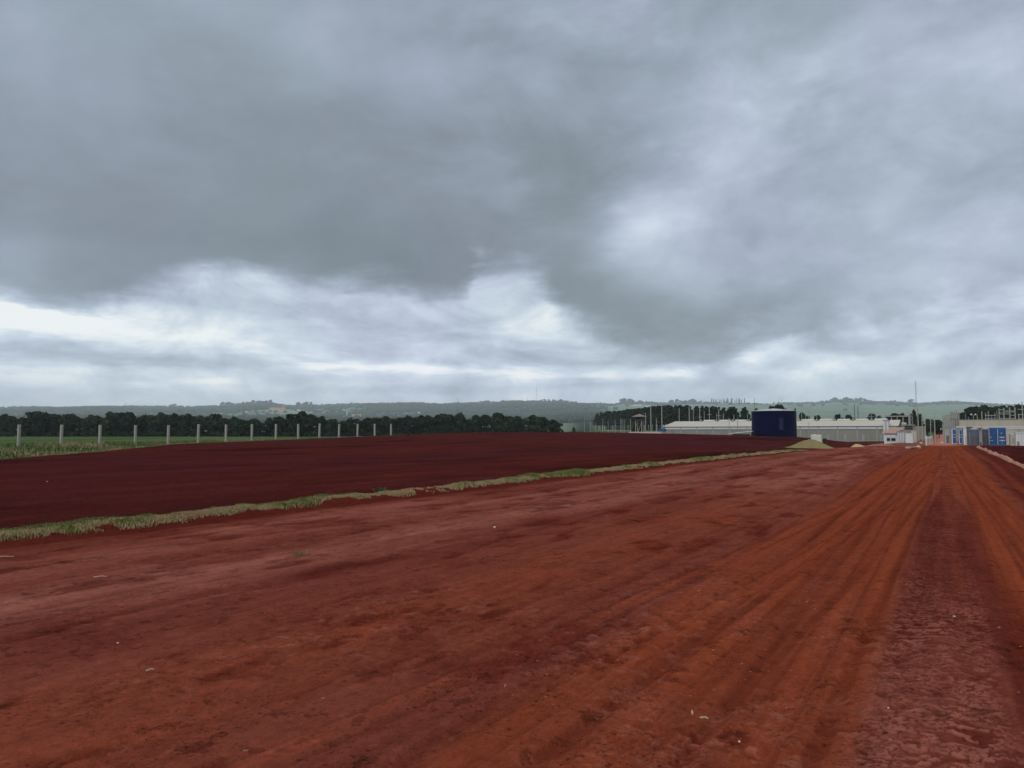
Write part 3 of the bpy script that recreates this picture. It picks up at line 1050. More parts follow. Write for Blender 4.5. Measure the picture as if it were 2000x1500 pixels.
def proj(p):
    """photo pixel of a world point"""
    y, z = p[1], p[2] - CAMZ
    fwd = y * math.cos(PITCH) + z * math.sin(PITCH)
    up = -y * math.sin(PITCH) + z * math.cos(PITCH)
    return 1000 + F * p[0] / fwd, 750 - F * up / fwd


# ------------------------------------------------------------------ the row of concrete posts
POST_U, POST_V0, POST_DV = -81.6, 46.0, 4.36
post_px = []
mb = MB()
mb.box(-0.125, 0.125, -0.125, 0.125, -0.5, 2.42, 0.03)
post_mesh = mb.mesh('fence_post', M_CONC)
for i in range(-3, 15):
    x, y = xy_of(POST_U, POST_V0 + i * POST_DV)
    z = gz(x, y)
    if i < 0:
        continue
    o = bpy.data.objects.new('fence_post', post_mesh)
    COL.objects.link(o)
    o.location = (x, y, z - prng.uniform(0, 0.08))
    o.rotation_euler = (R(prng.uniform(-1.2, 1.2)), R(prng.uniform(-1.2, 1.2)), ROT_U + R(prng.uniform(-4, 4)))
    o.scale = (1, 1, prng.uniform(0.98, 1.03))
    where = 'nearest and tallest looking' if i == 0 else 'farthest, half sunk' if i == 14 else nth(i) + ' from the left'
    tag(o, f'square pale concrete post, {where} in the row before the tree belt', 'fence post', 'concrete posts along the meadow')
    post_px.append(proj((x, y, z + 1))[0])

# ------------------------------------------------------------------ tree belt beyond the meadow
belt_protos = []
variants = [broad_tree_meshes(100 + k, 8.0, [.60, .72, .5, .66, .55, .8][k % 6], 0.06, 75, 0.52, None, 13, 6) for k in range(8)]
TOP_PX = [-60, 0, 25, 40, 55, 70, 95, 120, 160, 200, 235, 250, 262, 290, 335, 365, 400, 415, 440, 470, 490, 510, 540, 560, 590, 620, 640, 655, 690, 720, 770, 810, 845, 880, 895, 905, 940, 975, 1000, 1030, 1050, 1075, 1095]
TOP_PY = [812, 813, 815, 817, 813, 806, 812, 812, 812, 810, 810, 807, 818, 814, 808, 812, 816, 809, 818, 820, 822, 815, 815, 822, 809, 814, 823, 818, 817, 818, 814, 819, 811, 815, 807, 816, 813, 809, 813, 815, 817, 816, 826]
belt = []
px = -75.0
while px < 1100:
    Y = 330 + prng.uniform(-4, 4)
    belt.append(('front', px, Y))
    px += prng.uniform(17, 26)
px = -70.0
while px < 1050:
    belt.append(('back', px, 345 + prng.uniform(-4, 5)))
    px += prng.uniform(30, 42)
groups_n = {}
for (row, px, Y) in sorted(belt, key=lambda q: (q[0], q[1])):
    p = at(px, 845, Y)
    z = gz(p[0], p[1])
    top = np.interp(px, TOP_PX, TOP_PY) + prng.uniform(-2.5, 6.5 if row == 'front' else 3)
    zt = at(px, top, Y)[2]
    h = max(4.0, zt - z)
    k = prng.randrange(len(variants))
    j = sum(1 for q in post_px if q < px)
    key = (row, j)
    n = groups_n[key] = groups_n.get(key, 0) + 1
    if j == 0:
        place = 'left of the nearest post'
    elif j >= len(post_px):
        place = 'right of the farthest post'
    else:
        place = f'between {ORD[j - 1]} and {ORD[j]} posts'
    lab = f'dark belt tree, {row} row, {nth(n - 1)} from left, {place}'
    wd = prng.uniform(0.9, 1.25) * max(1.0, 6.5 / h)
    make_tree('belt_tree', variants[k], lab, 'tree', (p[0], p[1], z), prng.uniform(0, 6.28), (h / 8 * wd, h / 8 * wd, h / 8 * 1.08), 'trees of the belt beyond the meadow')

# ------------------------------------------------------------------ pine wood behind the compound
pv = [pine_tree_meshes(300 + k, 15.0) for k in range(5)]
pines = []
for row, off in (('front', 0.0), ('middle', 9.0), ('back', 18.0)):
    t = 0.0
    k = 0
    A, B_, C_ = np.array([69.0, 640.0]), np.array([88.0, 455.0]), np.array([122.0, 430.0])
    LA = np.linalg.norm(B_ - A)
    LB = np.linalg.norm(C_ - B_)
    while t < LA + LB:
        P = A + (B_ - A) * t / LA if t < LA else B_ + (C_ - B_) * (t - LA) / LB
        P = P + np.array([prng.uniform(-1, 1) + off * 0.9, prng.uniform(-1.2, 1.2) + off * 0.35])
        z = gz(P[0], P[1])
        px = 1000 + F * P[0] / P[1]
        top = np.interp(px, [1150, 1165, 1200, 1240, 1270, 1300, 1340, 1400, 1470], [812, 807, 804, 800, 796, 794, 793, 796, 797]) + prng.uniform(-1.5, 2.5)
        h = max(6.0, at(px, top, P[1])[2] - z)
        k += 1
        make_tree('pine_tree', pv[prng.randrange(5)], f'dark slender pine, {row} row of the plantation, {nth(k - 1)} from its left end', 'tree',
                  (P[0], P[1], z), prng.uniform(0, 6.28), (h / 15 * prng.uniform(1.5, 2.1),) * 2 + (h / 15,), 'pines of the plantation behind the warehouse')
        t += prng.uniform(4.6, 6.2)

# single round trees round the compound: (px, top y, width px, depth)
cv8 = [broad_tree_meshes(200 + k, 8.0, 0.62, 0.12, 150, 0.36, M_LEAF, 16) for k in range(5)]
SINGLES = [
    (1388, 795, 34, 300, 'round dark tree behind the warehouse, left of two above its roof'),
    (1426, 798, 32, 290, 'wide dark tree behind the warehouse, nearer the navy tank'),
    (1455, 806, 18, 300, 'low dark tree just left of the navy tank roof'),
    (1506, 792, 24, 290, 'left dark crown showing over the navy tank roof'),
    (1526, 790, 30, 285, 'right dark crown showing over the navy tank roof'),
    (1568, 806, 16, 300, 'small dark tree just right of the navy tank'),
    (1580, 812, 14, 300, 'low shrubby tree second to the right of the navy tank'),
    (1600, 811, 18, 300, 'low spreading tree over the warehouse ridge beside pale posts'),
    (1640, 808, 18, 300, 'small dark tree over the warehouse ridge before the twin dark poles'),
    (1660, 810, 18, 300, 'small dark tree right beside the twin dark poles'),
    (1704, 808, 20, 300, 'flat topped dark tree over the right end of the warehouse'),
    (1720, 811, 14, 300, 'small dark tree left of the brown shed roof'),
    (1746, 807, 26, 290, 'dark umbrella shaped tree above the brown shed roof'),
    (1765, 806, 14, 310, 'pale green round tree behind the brown shed roof'),
    (1786, 800, 14, 250, 'thin leaning tree with a dark head at the foot of the lattice mast'),
    (1796, 808, 14, 255, 'dark bushy tree right of the lattice mast'),
    (1812, 818, 26, 260, 'dark low tree behind the road poles'),
    (1834, 820, 26, 262, 'dark low tree at the far end of the road'),
    (1120, 834, 8, 290, 'small lone bush right of the tree belt end'),
    (1098, 838, 6, 280, 'tiny dark bush beside the tree belt end'),
    (1245, 826, 20, 215, 'leafy climber tree wrapping the guard tower legs'),
]
for i, (px, ty, wpx, Y, lab) in enumerate(SINGLES):
    p = at(px, 845, Y)
    z = gz(p[0], p[1])
    h = at(px, ty, Y)[2] - z
    w = wpx / F * Y / (8 * 0.95)
    make_tree('leafy_tree', cv8[i % 5], lab, 'tree', (p[0], p[1], z), prng.uniform(0, 6.28), (w, w, h / 8))
# dark trees on the far right, behind the substation
px = 1882.0
k = 0
while px < 2075:
    Y = 300 + prng.uniform(-8, 8)
    p = at(px, 845, Y)
    z = gz(p[0], p[1])
    ty = np.interp(px, [1880, 1890, 1905, 1925, 1935, 1950, 1980, 2010], [806, 798, 793, 791, 796, 793, 790, 789]) + prng.uniform(-1, 2)
    h = at(px, ty, Y)[2] - z
    k += 1
    make_tree('leafy_tree', cv8[k % 5], f'tall dark tree behind the substation frames, {nth(k - 1)} from the left of that wood', 'tree', (p[0], p[1], z), prng.uniform(0, 6.28),
              (0.75, 0.75, h / 8), 'dark trees behind the substation')
    px += prng.uniform(10, 16)

# ------------------------------------------------------------------ far woodland (one mass) and trees one can pick out on the skyline
def ico_blob(g):
    t = (1 + 5 ** 0.5) / 2
    v = np.array([(-1, t, 0), (1, t, 0), (-1, -t, 0), (1, -t, 0), (0, -1, t), (0, 1, t), (0, -1, -t), (0, 1, -t), (t, 0, -1), (t, 0, 1), (-t, 0, -1), (-t, 0, 1)], float)
    f = [(0, 11, 5), (0, 5, 1), (0, 1, 7), (0, 7, 10), (0, 10, 11), (1, 5, 9), (5, 11, 4), (11, 10, 2), (10, 7, 6), (7, 1, 8), (3, 9, 4), (3, 4, 2), (3, 2, 6), (3, 6, 8), (3, 8, 9),
         (4, 9, 5), (2, 4, 11), (6, 2, 10), (8, 6, 7), (9, 8, 1)]
    v /= np.linalg.norm(v[0])
    vs = [tuple(x) for x in v]
    cache = {}
    def mid(a, b):
        k_ = (min(a, b), max(a, b))
        if k_ not in cache:
            m_ = np.array(vs[a]) + np.array(vs[b])
            vs.append(tuple(m_ / np.linalg.norm(m_)))
            cache[k_] = len(vs) - 1
        return cache[k_]
    nf = []
    for a, b, c in f:
        x, y, z = mid(a, b), mid(b, c), mid(c, a)
        nf += [(a, x, z), (b, y, x), (c, z, y), (x, y, z)]
    return np.array(vs), np.array(nf)


BV, BF = ico_blob(rng)
NC = 60000
cpx = rng.uniform(-80, 2080, NC)
cY = np.exp(rng.uniform(math.log(1700), math.log(6550), NC))
cX = (cpx - 1000) / F * cY
cz = terrain(cX, cY)
w_ = fbm(cX / 520, cY / 780, 330, 4)
wm = ss(0.43, 0.50, w_)
kn_ = ss(800, 850, cpx) * (1 - ss(1130, 1165, cpx)) * ss(2000, 2400, cY) * (1 - ss(5600, 6100, cY))
wm = np.maximum(wm * (1 - ss(1140, 1190, cpx) * 0.8), kn_ * ss(0.30, 0.36, w_))
wm = wm * (1 - 0.98 * ss(1150, 1250, cpx) * ss(700, 1000, cY) * (1 - ss(4600, 5500, cY)))
wm = wm * (1 - 0.97 * (1 - ss(1080, 1150, cpx)) * ss(500, 700, cY) * (1 - ss(1600, 1950, cY)))
wm = np.maximum(wm, 0.9 * ss(5600, 6000, cY) * ss(0.34, 0.42, w_))
wm = np.maximum(wm, 0.10 * (1 - ss(1150, 1250, cpx)))
keep = rng.uniform(0, 1, NC) < wm * 0.55
cX, cY, cz = cX[keep], cY[keep], cz[keep]
nb = len(cX)
sx = rng.uniform(4.5, 9.0, nb) * np.interp(cY, [1700, 6500], [1.0, 2.0])
sz_ = rng.uniform(4.0, 8.5, nb) * np.interp(cY, [1700, 6500], [1.0, 1.35])
jit = rng.uniform(0.72, 1.25, (nb, len(BV)))
VV = BV[None] * jit[..., None]
VV = VV * np.stack([sx, sx, sz_], 1)[:, None, :] + np.stack([cX, cY, cz + sz_ * 0.55], 1)[:, None, :]
FF = (BF[None] + (np.arange(nb) * len(BV))[:, None, None]).reshape(-1, 3)
me = bpy.data.meshes.new('woodland')
me.vertices.add(nb * len(BV))
me.vertices.foreach_set('co', VV.astype(np.float32).ravel())
me.loops.add(FF.size)
me.loops.foreach_set('vertex_index', FF.astype(np.int32).ravel())
me.polygons.add(len(FF))
me.polygons.foreach_set('loop_start', np.arange(0, FF.size, 3, dtype=np.int32))
me.polygons.foreach_set('loop_total', np.full(len(FF), 3, np.int32))
me.update()
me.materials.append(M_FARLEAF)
wd = bpy.data.objects.new('woodland', me)
COL.objects.link(wd)
tag(wd, 'far hazy woods covering the hillsides along the horizon', 'woodland', kind='stuff')

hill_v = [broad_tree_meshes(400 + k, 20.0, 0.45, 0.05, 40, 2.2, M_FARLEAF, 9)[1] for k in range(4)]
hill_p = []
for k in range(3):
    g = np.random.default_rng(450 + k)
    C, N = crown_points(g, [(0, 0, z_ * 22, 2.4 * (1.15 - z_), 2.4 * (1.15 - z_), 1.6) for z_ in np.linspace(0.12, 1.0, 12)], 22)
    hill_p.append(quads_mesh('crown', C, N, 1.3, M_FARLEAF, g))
CLUMPS = [(430, 532, 15, 5, 10, 'b', 'rounded hazy tree of the hilltop clump above the seventh post'),
          (575, 612, 4, 5, 10, 'b', 'hazy tree standing clear of the skyline above the tenth post'),
          (325, 345, 3, 4, 7, 'b', 'hazy tree by the small pylon on the left skyline'),
          (620, 700, 7, 3, 6, 'b', 'hazy tree of the low skyline fringe right of the tan building'),
          (935, 992, 11, 4, 8, 'b', 'hazy tree of the dark knoll edge left of the flat topped rise'),
          (1055, 1128, 11, 4, 8, 'b', 'hazy tree of the knoll edge right of the tall thin mast'),
          (1165, 1185, 3, 4, 6, 'b', 'hazy tree on the bare pale slope right of the knoll'),
          (1213, 1238, 5, 6, 10, 'b', 'hazy tree of the skyline clump above the guard tower'),
          (1242, 1275, 6, 4, 8, 'b', 'hazy tree of the thin skyline row right of the guard tower'),
          (1305, 1370, 10, 5, 10, 'b', 'hazy tree of the skyline wood above the warehouse left end'),
          (1388, 1455, 18, 7, 11, 'p', 'slender hazy tree of the tall skyline row left of the navy tank'),
          (1600, 1705, 16, 5, 10, 'b', 'bluish hazy tree of the skyline wood right of the navy tank'),
          (1738, 1750, 2, 5, 7, 'b', 'small leaning hazy tree alone on the pale skyline'),
          (1775, 1782, 1, 9, 10, 'b', 'single hazy tree standing up just left of the lattice mast'),
          (1838, 1875, 8, 3, 6, 'b', 'bluish hazy tree of the skyline wood at the road end')]
for (p0, p1, n, h0, h1, kind, lab) in CLUMPS:
    for i in range(n):
        px = p0 + (p1 - p0) * (i + prng.uniform(0.1, 0.9)) / n
        Y = 6180 + prng.uniform(-60, 120)
        X = (px - 1000) / F * Y
        z = gz(X, Y)
        h = prng.uniform(h0, h1) / F * Y
        me = prng.choice(hill_p if kind == 'p' else hill_v)
        o = bpy.data.objects.new('skyline_tree', me)
        COL.objects.link(o)
        o.location = (X, Y, z - 2)
        o.rotation_euler = (0, 0, prng.uniform(0, 6.28))
        base_h = 22.0 if kind == 'p' else 20.0
        s = (h + 2) / base_h
        o.scale = (s * prng.uniform(0.9, 1.5), s * prng.uniform(0.9, 1.5), s)
        tag(o, lab, 'tree', lab.replace('hazy tree', 'hazy trees').replace('tree standing', 'trees standing') if n > 1 else None)

# ------------------------------------------------------------------ grass (nobody could count it)
def blades_object(name, X, Y, Z, hgt, wid, lean, col, label, cat, seed):
    g = np.random.default_rng(seed)
    n = len(X)
    a = g.uniform(0, 2 * math.pi, n)
    la = g.uniform(0, 2 * math.pi, n)
    dx_, dy_ = np.cos(a) * wid / 2, np.sin(a) * wid / 2
    lx, ly = np.cos(la) * lean * hgt, np.sin(la) * lean * hgt
    V = np.empty((n, 5, 3), np.float32)
    V[:, 0] = np.stack([X - dx_, Y - dy_, Z - 0.02], 1)
    V[:, 1] = np.stack([X + dx_, Y + dy_, Z - 0.02], 1)
    V[:, 2] = np.stack([X + dx_ * .8 + lx * .4, Y + dy_ * .8 + ly * .4, Z + hgt * 0.6], 1)
    V[:, 3] = np.stack([X - dx_ * .8 + lx * .4, Y - dy_ * .8 + ly * .4, Z + hgt * 0.6], 1)
    V[:, 4] = np.stack([X + lx, Y + ly, Z + hgt * (1 - 0.3 * lean)], 1)
    base = np.arange(n, dtype=np.int32)[:, None] * 5
    loops = (base + np.array([0, 1, 2, 3, 3, 2, 4], np.int32)).ravel()
    me = bpy.data.meshes.new(name)
    me.vertices.add(n * 5)
    me.vertices.foreach_set('co', V.ravel())
    me.loops.add(len(loops))
    me.loops.foreach_set('vertex_index', loops)
    me.polygons.add(2 * n)
    ls = (np.arange(n)[:, None] * 7 + np.array([0, 4])).ravel().astype(np.int32)
    me.polygons.foreach_set('loop_start', ls)
    me.polygons.foreach_set('loop_total', np.tile(np.array([4, 3], np.int32), n))
    at_ = me.attributes.new('soil', 'FLOAT_COLOR', 'POINT')
    cc = np.ones((n, 5, 4), np.float32)
    cc[:, :, :3] = col[:, None, :]
    at_.data.foreach_set('color', cc.ravel())
    me.update()
    me.materials.append(M_BLADE)
    o = bpy.data.objects.new(name, me)
    COL.objects.link(o)
    return tag(o, label, cat, kind='stuff')


M_BLADE = bpy.data.materials.new('grass blade')
M_BLADE.use_nodes = True
_t = M_BLADE.node_tree
_a = _t.nodes.new('ShaderNodeAttribute')
_a.attribute_name = 'soil'
_t.links.new(_a.outputs['Color'], _t.nodes['Principled BSDF'].inputs['Base Color'])
_t.nodes['Principled BSDF'].inputs['Roughness'].default_value = 0.8
_t.nodes['Principled BSDF'].inputs['Specular IOR Level'].default_value = 0.1

GREEN = np.array([0.105, 0.145, 0.036])
GREEN2 = np.array([0.19, 0.21, 0.065])
STRAW = np.array([0.43, 0.35, 0.175])
DEADB = np.array([0.26, 0.20, 0.12])


def strip_width(v):
    return 0.17 + 0.28 * fbm(v * 0.45, v * 0 + 2, 500, 3)


gg = np.random.default_rng(50)
n = 130000
v = 1.0 + 83.0 * gg.uniform(0, 1, n) ** 1.75
tuft = fbm(v * 0.55, v * 0 + 1, 501, 3)
c = np.clip(gg.normal(0, 0.42, n), -1, 1)
u = STRIP_U + 0.12 + c * strip_width(v) + 0.05 * (fbm(v * 0.3, v * 0, 502, 2) - .5)
clump = fbm(u * 3.5, v * 2.2, 503, 3)
kp = (clump + 0.5 * tuft - 0.35 * np.abs(c)) > 0.36
u, v, tuft, clump, c = u[kp], v[kp], tuft[kp], clump[kp], c[kp]
X, Y = xy_of(u, v)
Z = terrain(X, Y)
greeny = np.clip(5.5 * (0.55 * tuft + 0.45 * clump - 0.475) + 0.55 * (u - STRIP_U < 0.05) - 0.006 * v, 0, 1)
isg = gg.uniform(0, 1, len(u)) < greeny
mixv = gg.uniform(0, 1, len(u))[:, None]
col = np.where(isg[:, None], GREEN + (GREEN2 - GREEN) * mixv, STRAW + (DEADB - STRAW) * mixv ** 2)
hg = 0.40 * (0.05 + 0.16 * np.clip(tuft * 1.5 + clump * .7 - .65, 0.05, 1)) * gg.uniform(0.6, 1.3, len(u)) * np.where(isg, 1.15, 0.8)
wd_ = np.interp(v, [0, 12, 40, 84], [0.008, 0.009, 0.024, 0.05])
blades_object('grass', X, Y, Z, hg, wd_, gg.uniform(0.1, 0.9, len(u)), col, 'long strip of green tufts and dry straw grass dividing the red lot from the dark field', 'grass', 51)

n = 30000
v = gg.uniform(-20, 110, n)
d = gg.uniform(0, 1, n) ** 1.6 * 26
u = left_edge(v) - 0.2 - d
X, Y = xy_of(u, v)
ok = (Y > 25) & (np.abs(X / Y) < 0.72)
u, v, d, X, Y = u[ok], v[ok], d[ok], X[ok], Y[ok]
Z = terrain(X, Y)
cl = fbm(u * 0.25, v * 0.25, 510, 4)
dryp = np.clip(5 * (fbm(u * 0.16, v * 0.16, 511, 3) - 0.44) + 0.6 * np.exp(-d / 2.0) - 0.30, 0, 1)
isd = gg.uniform(0, 1, len(u)) < dryp
mixv = gg.uniform(0, 1, len(u))[:, None]
col = np.where(isd[:, None], STRAW * 0.7 + (DEADB - STRAW) * 0.5 * mixv, np.array([0.050, 0.095, 0.026]) + np.array([0.06, 0.065, 0.025]) * mixv)
hg = np.interp(d, [0, 2, 5, 26], [0.12, 0.30, 0.55, 0.4]) * (0.4 + 1.1 * cl) * gg.uniform(0.6, 1.3, len(u))
blades_object('meadow_grass', X, Y, Z, hg, np.full(len(u), 0.09), gg.uniform(0.1, 0.7, len(u)), col, 'rank green and straw coloured grass round the concrete posts', 'grass', 52)

# green tuft and weed standing by themselves
def tuft_thing(name, px, py, h, n, spread, seed, label, cat, cols, width=0.012):
    g = np.random.default_rng(seed)
    d = ray(px, py)
    t = -CAMZ / d[2]
    x, y = d[0] * t, d[1] * t
    z = gz(x, y)
    r = g.normal(0, spread, (n, 2))
    col = cols[0] + (cols[1] - cols[0]) * g.uniform(0, 1, (n, 1))
    o = blades_object(name, r[:, 0], r[:, 1], np.zeros(n), h * g.uniform(.5, 1.2, n), np.full(n, width), g.uniform(0.2, 1.1, n), col, label, cat, seed)
    del o['kind']
    o.location = (x, y, z - 0.01)
    return o


tuft_thing('grass_tuft', 582, 1085, 0.10, 26, 0.05, 60, 'small lone green grass tuft on the open red dirt', 'grass tuft', (GREEN * 0.8, GREEN), 0.008)
tuft_thing('weed', 742, 968, 0.22, 70, 0.06, 61, 'bluish green leafy weed on the far side of the grass strip', 'weed', (np.array([0.04, 0.10, 0.04]), np.array([0.06, 0.13, 0.06])), 0.03)

# broken clods of crust in the foreground: loose stuff
gg = np.random.default_rng(70)
n = 3000
uc = gg.uniform(-3.2, 2.2, n)
vc = 2.2 + 8 * gg.uniform(0, 1, n) ** 1.6
pr = bump(uc, 0.05, 0.42) * 1.0 + 0.5 * bump(uc, -1.2, 0.35) + 0.35 * bump(uc, -2.2, 0.5) + 0.25 * bump(uc, 1.8, 0.4)
pr = pr * np.clip(3 * (fbm(uc * 1.8, vc * 1.1, 71, 3) - 0.36), 0.02, 1)
kp = gg.uniform(0, 1, n) < pr
uc, vc = uc[kp], vc[kp]
X, Y = xy_of(uc, vc)
hh, _ = soil(X[None], Y[None], np.full((1, len(X)), 0.02))
Z = terrain(X, Y) + hh[0]
octv = np.array([(1, 0, 0), (0, 1, 0), (-1, 0, 0), (0, -1, 0), (.7, .7, .5), (-.7, .7, .6), (-.7, -.7, .5), (.7, -.7, .6), (0, 0, 1.0)], float)
octf = np.array([(0, 4, 7), (1, 5, 4), (2, 6, 5), (3, 7, 6), (4, 5, 8), (5, 6, 8), (6, 7, 8), (7, 4, 8), (0, 1, 4), (1, 2, 5), (2, 3, 6), (3, 0, 7)])
m = len(X)
s = gg.uniform(0.004, 0.010, m) * np.interp(vc, [2, 18], [0.9, 1.3])
J = octv[None] * gg.uniform(0.65, 1.3, (m, 9, 1))
rot = gg.uniform(0, 6.28, m)
cs, sn = np.cos(rot)[:, None], np.sin(rot)[:, None]
VX = (J[..., 0] * cs - J[..., 1] * sn) * s[:, None] * 1.4
VY = (J[..., 0] * sn + J[..., 1] * cs) * s[:, None]
VZ = J[..., 2] * s[:, None] * 0.62 - 0.002
VV = np.stack([VX + X[:, None], VY + Y[:, None], VZ + Z[:, None]], 2)
FF = (octf[None] + (np.arange(m) * 9)[:, None, None]).reshape(-1, 3)
me = bpy.data.meshes.new('rubble')
me.vertices.add(m * 9)
me.vertices.foreach_set('co', VV.astype(np.float32).ravel())
me.loops.add(FF.size)
me.loops.foreach_set('vertex_index', FF.astype(np.int32).ravel())
me.polygons.add(len(FF))
me.polygons.foreach_set('loop_start', np.arange(0, FF.size, 3, dtype=np.int32))
me.polygons.foreach_set('loop_total', np.full(len(FF), 3, np.int32))
me.update()
M_CLOD = pm('clod of crust', tuple(A_COB), 0.95, 0.25, 14.0, 0.05)
me.materials.append(M_CLOD)
o = bpy.data.objects.new('rubble', me)
COL.objects.link(o)
tag(o, 'loose crumbs of red crust lying between the wheel tracks', 'rubble', kind='stuff')


def ground_at(px, py):
    d = ray(px, py)
    t = -CAMZ / d[2]
    return d[0] * t, d[1] * t


def lump_mesh(name, mat, s, seed, flat=0.6):
    g = np.random.default_rng(seed)
    b = MB()
    V = BV * g.uniform(0.75, 1.2, (len(BV), 1)) * np.array([s, s * 0.8, s * flat])
    b.v = [tuple(p) for p in V]
    b.f = [tuple(q) for q in BF]
    return b.mesh(name, mat)


for i, (px, py, s, lab) in enumerate([
        (966, 1031, .05, 'small white stone on the mid red dirt right of the oval dark patch'),
        (92, 942, .07, 'white speck of litter alone on the dark field'),
        (230, 1257, .018, 'tiny white pebble on the left foreground dirt'),
        (1864, 1205, .022, 'bright white pebble on the wheel track at the right'),
        (1444, 1450, .016, 'white pebble beside the dark rut at the picture foot'),
        (1735, 1384, .014, 'thin white chip on the orange track at the right'),
        (1839, 846, .30, 'pale boulder at the right verge of the far road'),
        (1798, 850, .30, 'round white stone in the grass by the white box building')]):
    if py < 860:
        p = at(px, py, 150)
        x, y = p[0], p[1]
    else:
        x, y = ground_at(px, py)
    solo('stone', lump_mesh('stone', M_STONE, s * (0.5 if py > 860 else 1), 600 + i), None, lab, 'stone', (x, y, gz(x, y) + s * 0.25), prng.uniform(0, 3))
for i, (px, py, L_, a, lab) in enumerate([(5, 1090, 0.28, 8, 'pale dry stick lying at the left picture edge by the grass strip'),
                                          (196, 1129, 0.14, 8, 'short pale stick lying alone on the left dirt'),
                                          (293, 1313, 0.05, 20, 'short pale straw on the left foreground dirt'),
                                          (1352, 1397, 0.04, 80, 'upright looking white straw in the right foreground dirt'),
                                          (1376, 1408, 0.05, -40, 'slanting white straw near the foot of the picture')]):
    x, y = ground_at(px, py)
    b = MB()
    b.tube((-L_ / 2, 0, 0), (L_ * 0.1, 0.01 * L_, 0.01), 0.006, 0.005, 6)
    b.tube((L_ * 0.1, 0.01 * L_, 0.01), (L_ / 2, -0.03 * L_, 0.006), 0.005, 0.003, 6)
    solo('stick', b, M_STRAW, lab, 'stick', (x, y, gz(x, y) + 0.012), R(a))
M_RIDGE2 = pm('eroded earth ridge', (0.36, 0.19, 0.135), 0.95, 0.25, 2.5, 0.0, stain=(0.22, 0.09, 0.06), bump_s=0.6)
# eroded pale ridge along the right hand pad
g = np.random.default_rng(80)
b = MB()
nn_ = 70
vs_ = np.linspace(33.0, 108.0, nn_)
rows_ = []
for k, vv in enumerate(vs_):
    cu = 3.45 + 0.22 * (vnoise(np.array([vv * 0.35]), np.array([0.0]), 81)[0] - .5) + (0.35 if 40 < vv < 70 else 0.15) * (vv - 70) / 70 * -0.4
    w = 0.20 + 0.16 * vnoise(np.array([vv * 0.5]), np.array([3.0]), 82)[0]
    hh = 0.10 + 0.16 * vnoise(np.array([vv * 0.6]), np.array([5.0]), 83)[0]
    end = min(1.0, (vv - 32.5) / 4, (108.5 - vv) / 6)
    sec = []
    for t in (-1, -.55, 0, .5, 1):
        uu = cu + t * w * 0.95
        x, y = xy_of(uu, vv)
        sec.append((x, y, gz(x, y) - 0.05 + (hh + .05) * end * max(0.0, 1 - t * t) * g.uniform(.85, 1.15)))
    rows_.append(sec)
for sec in rows_:
    b.v += sec
for k in range(nn_ - 1):
    for j in range(4):
        a = k * 5 + j
        b.f.append((a, a + 1, a + 6, a + 5))
solo('earth_bank', b, M_RIDGE2, 'low pale crumbling earth ridge running up to the grey water tanks', 'earth bank', kind='structure')

# sand and grass mounds
def mound(name, u0, v0, ru, rv, h, mat, label, cat, seed, skew=0.0):
    g = np.random.default_rng(seed)
    b = MB()
    nr_, ns_ = 14, 40
    x0, y0 = xy_of(u0, v0)
    z0 = gz(x0, y0)
    for i in range(nr_ + 1):
        t = i / nr_
        for j in range(ns_):
            a = 2 * math.pi * j / ns_
            wob = 1 + 0.16 * math.sin(2 * a + seed) + 0.10 * math.sin(5 * a + 2 * seed)
            uu = u0 + ru * t * math.cos(a) * wob + skew * (1 - t)
            vv = v0 + rv * t * math.sin(a) * wob
            x, y = xy_of(uu, vv)
            zz = h * (1 - ss(0.0, 1.0, np.array(t))) ** 0.85 * (1 + 0.45 * (fbm(np.array([uu * 2.1]), np.array([vv * 2.1]), seed, 4)[0] - .5))
            b.v.append((x - x0, y - y0, gz(x, y) - z0 - 0.06 + zz))
    for i in range(nr_):
        for j in range(ns_):
            k = (j + 1) % ns_
            b.f.append((i * ns_ + j, (i + 1) * ns_ + j, (i + 1) * ns_ + k, i * ns_ + k))
    return solo(name, b, mat, label, cat, (x0, y0, z0), smooth=True)


M_MOUND = pm('mound turf', (0.20, 0.165, 0.075), 0.95, 0.35, 1.2, 0.05, stain=(0.09, 0.115, 0.035), bump_s=0.8)
mx_, my_ = ground_at(1583, 872.5)
mu, mv = uv_of(mx_, my_)
mound('grass_mound', mu - .15, mv + 1.0, 2.9, 2.3, 0.98, M_MOUND, 'olive green grassy heap in front of the navy tank end of the warehouse', 'mound', 3, 0.15)
sx_, sy_ = ground_at(1676, 871)
su, sv = uv_of(sx_, sy_)
mound('sand_heap', su, sv, 1.1, 1.5, 0.40, M_SAND, 'low heap of tan sand before the warehouse wall', 'sand heap', 5, -0.2)
sx_, sy_ = ground_at(1722, 869)
su, sv = uv_of(sx_, sy_)
mound('earth_heap', su, sv, 2.2, 1.2, 0.30, M_RIDGE, 'low brown earth bank at the foot of the tiled lodge', 'earth heap', 9)
x, y = ground_at(1784, 875.5)
rb = thing('rubble_slab', 'broken pinkish slab lying slanted at the left of the far road', 'slab', (x, y, gz(x, y)), ROT_U + R(62))
b = MB()
b.box(-1.1, 1.0, -.25, .25, -.02, .17, .03)
part('slab', b, M_PINK, rb)
part('broken_end', lump_mesh('broken_end', M_PINK, 0.32, 660, 0.6), None, rb).location = (1.05, 0.1, 0.08)
part('earth_spill', lump_mesh('earth_spill', M_DARK, 0.5, 661, 0.25), None, rb).location = (-0.7, -0.5, -0.02)

# ------------------------------------------------------------------ the compound
def span(px0, px1, Y):
    """local frame facing down the lot: left end point and length along the across axis for a face seen from px0 to px1"""
    p = at(px0, 845, Y)
    t1 = at(px1, 845, 100.0)
    k = t1[0] / t1[1]
    L_ = (k * p[1] - p[0]) / (DIRU[0] - k * DIRU[1])
    return p[0], p[1], L_


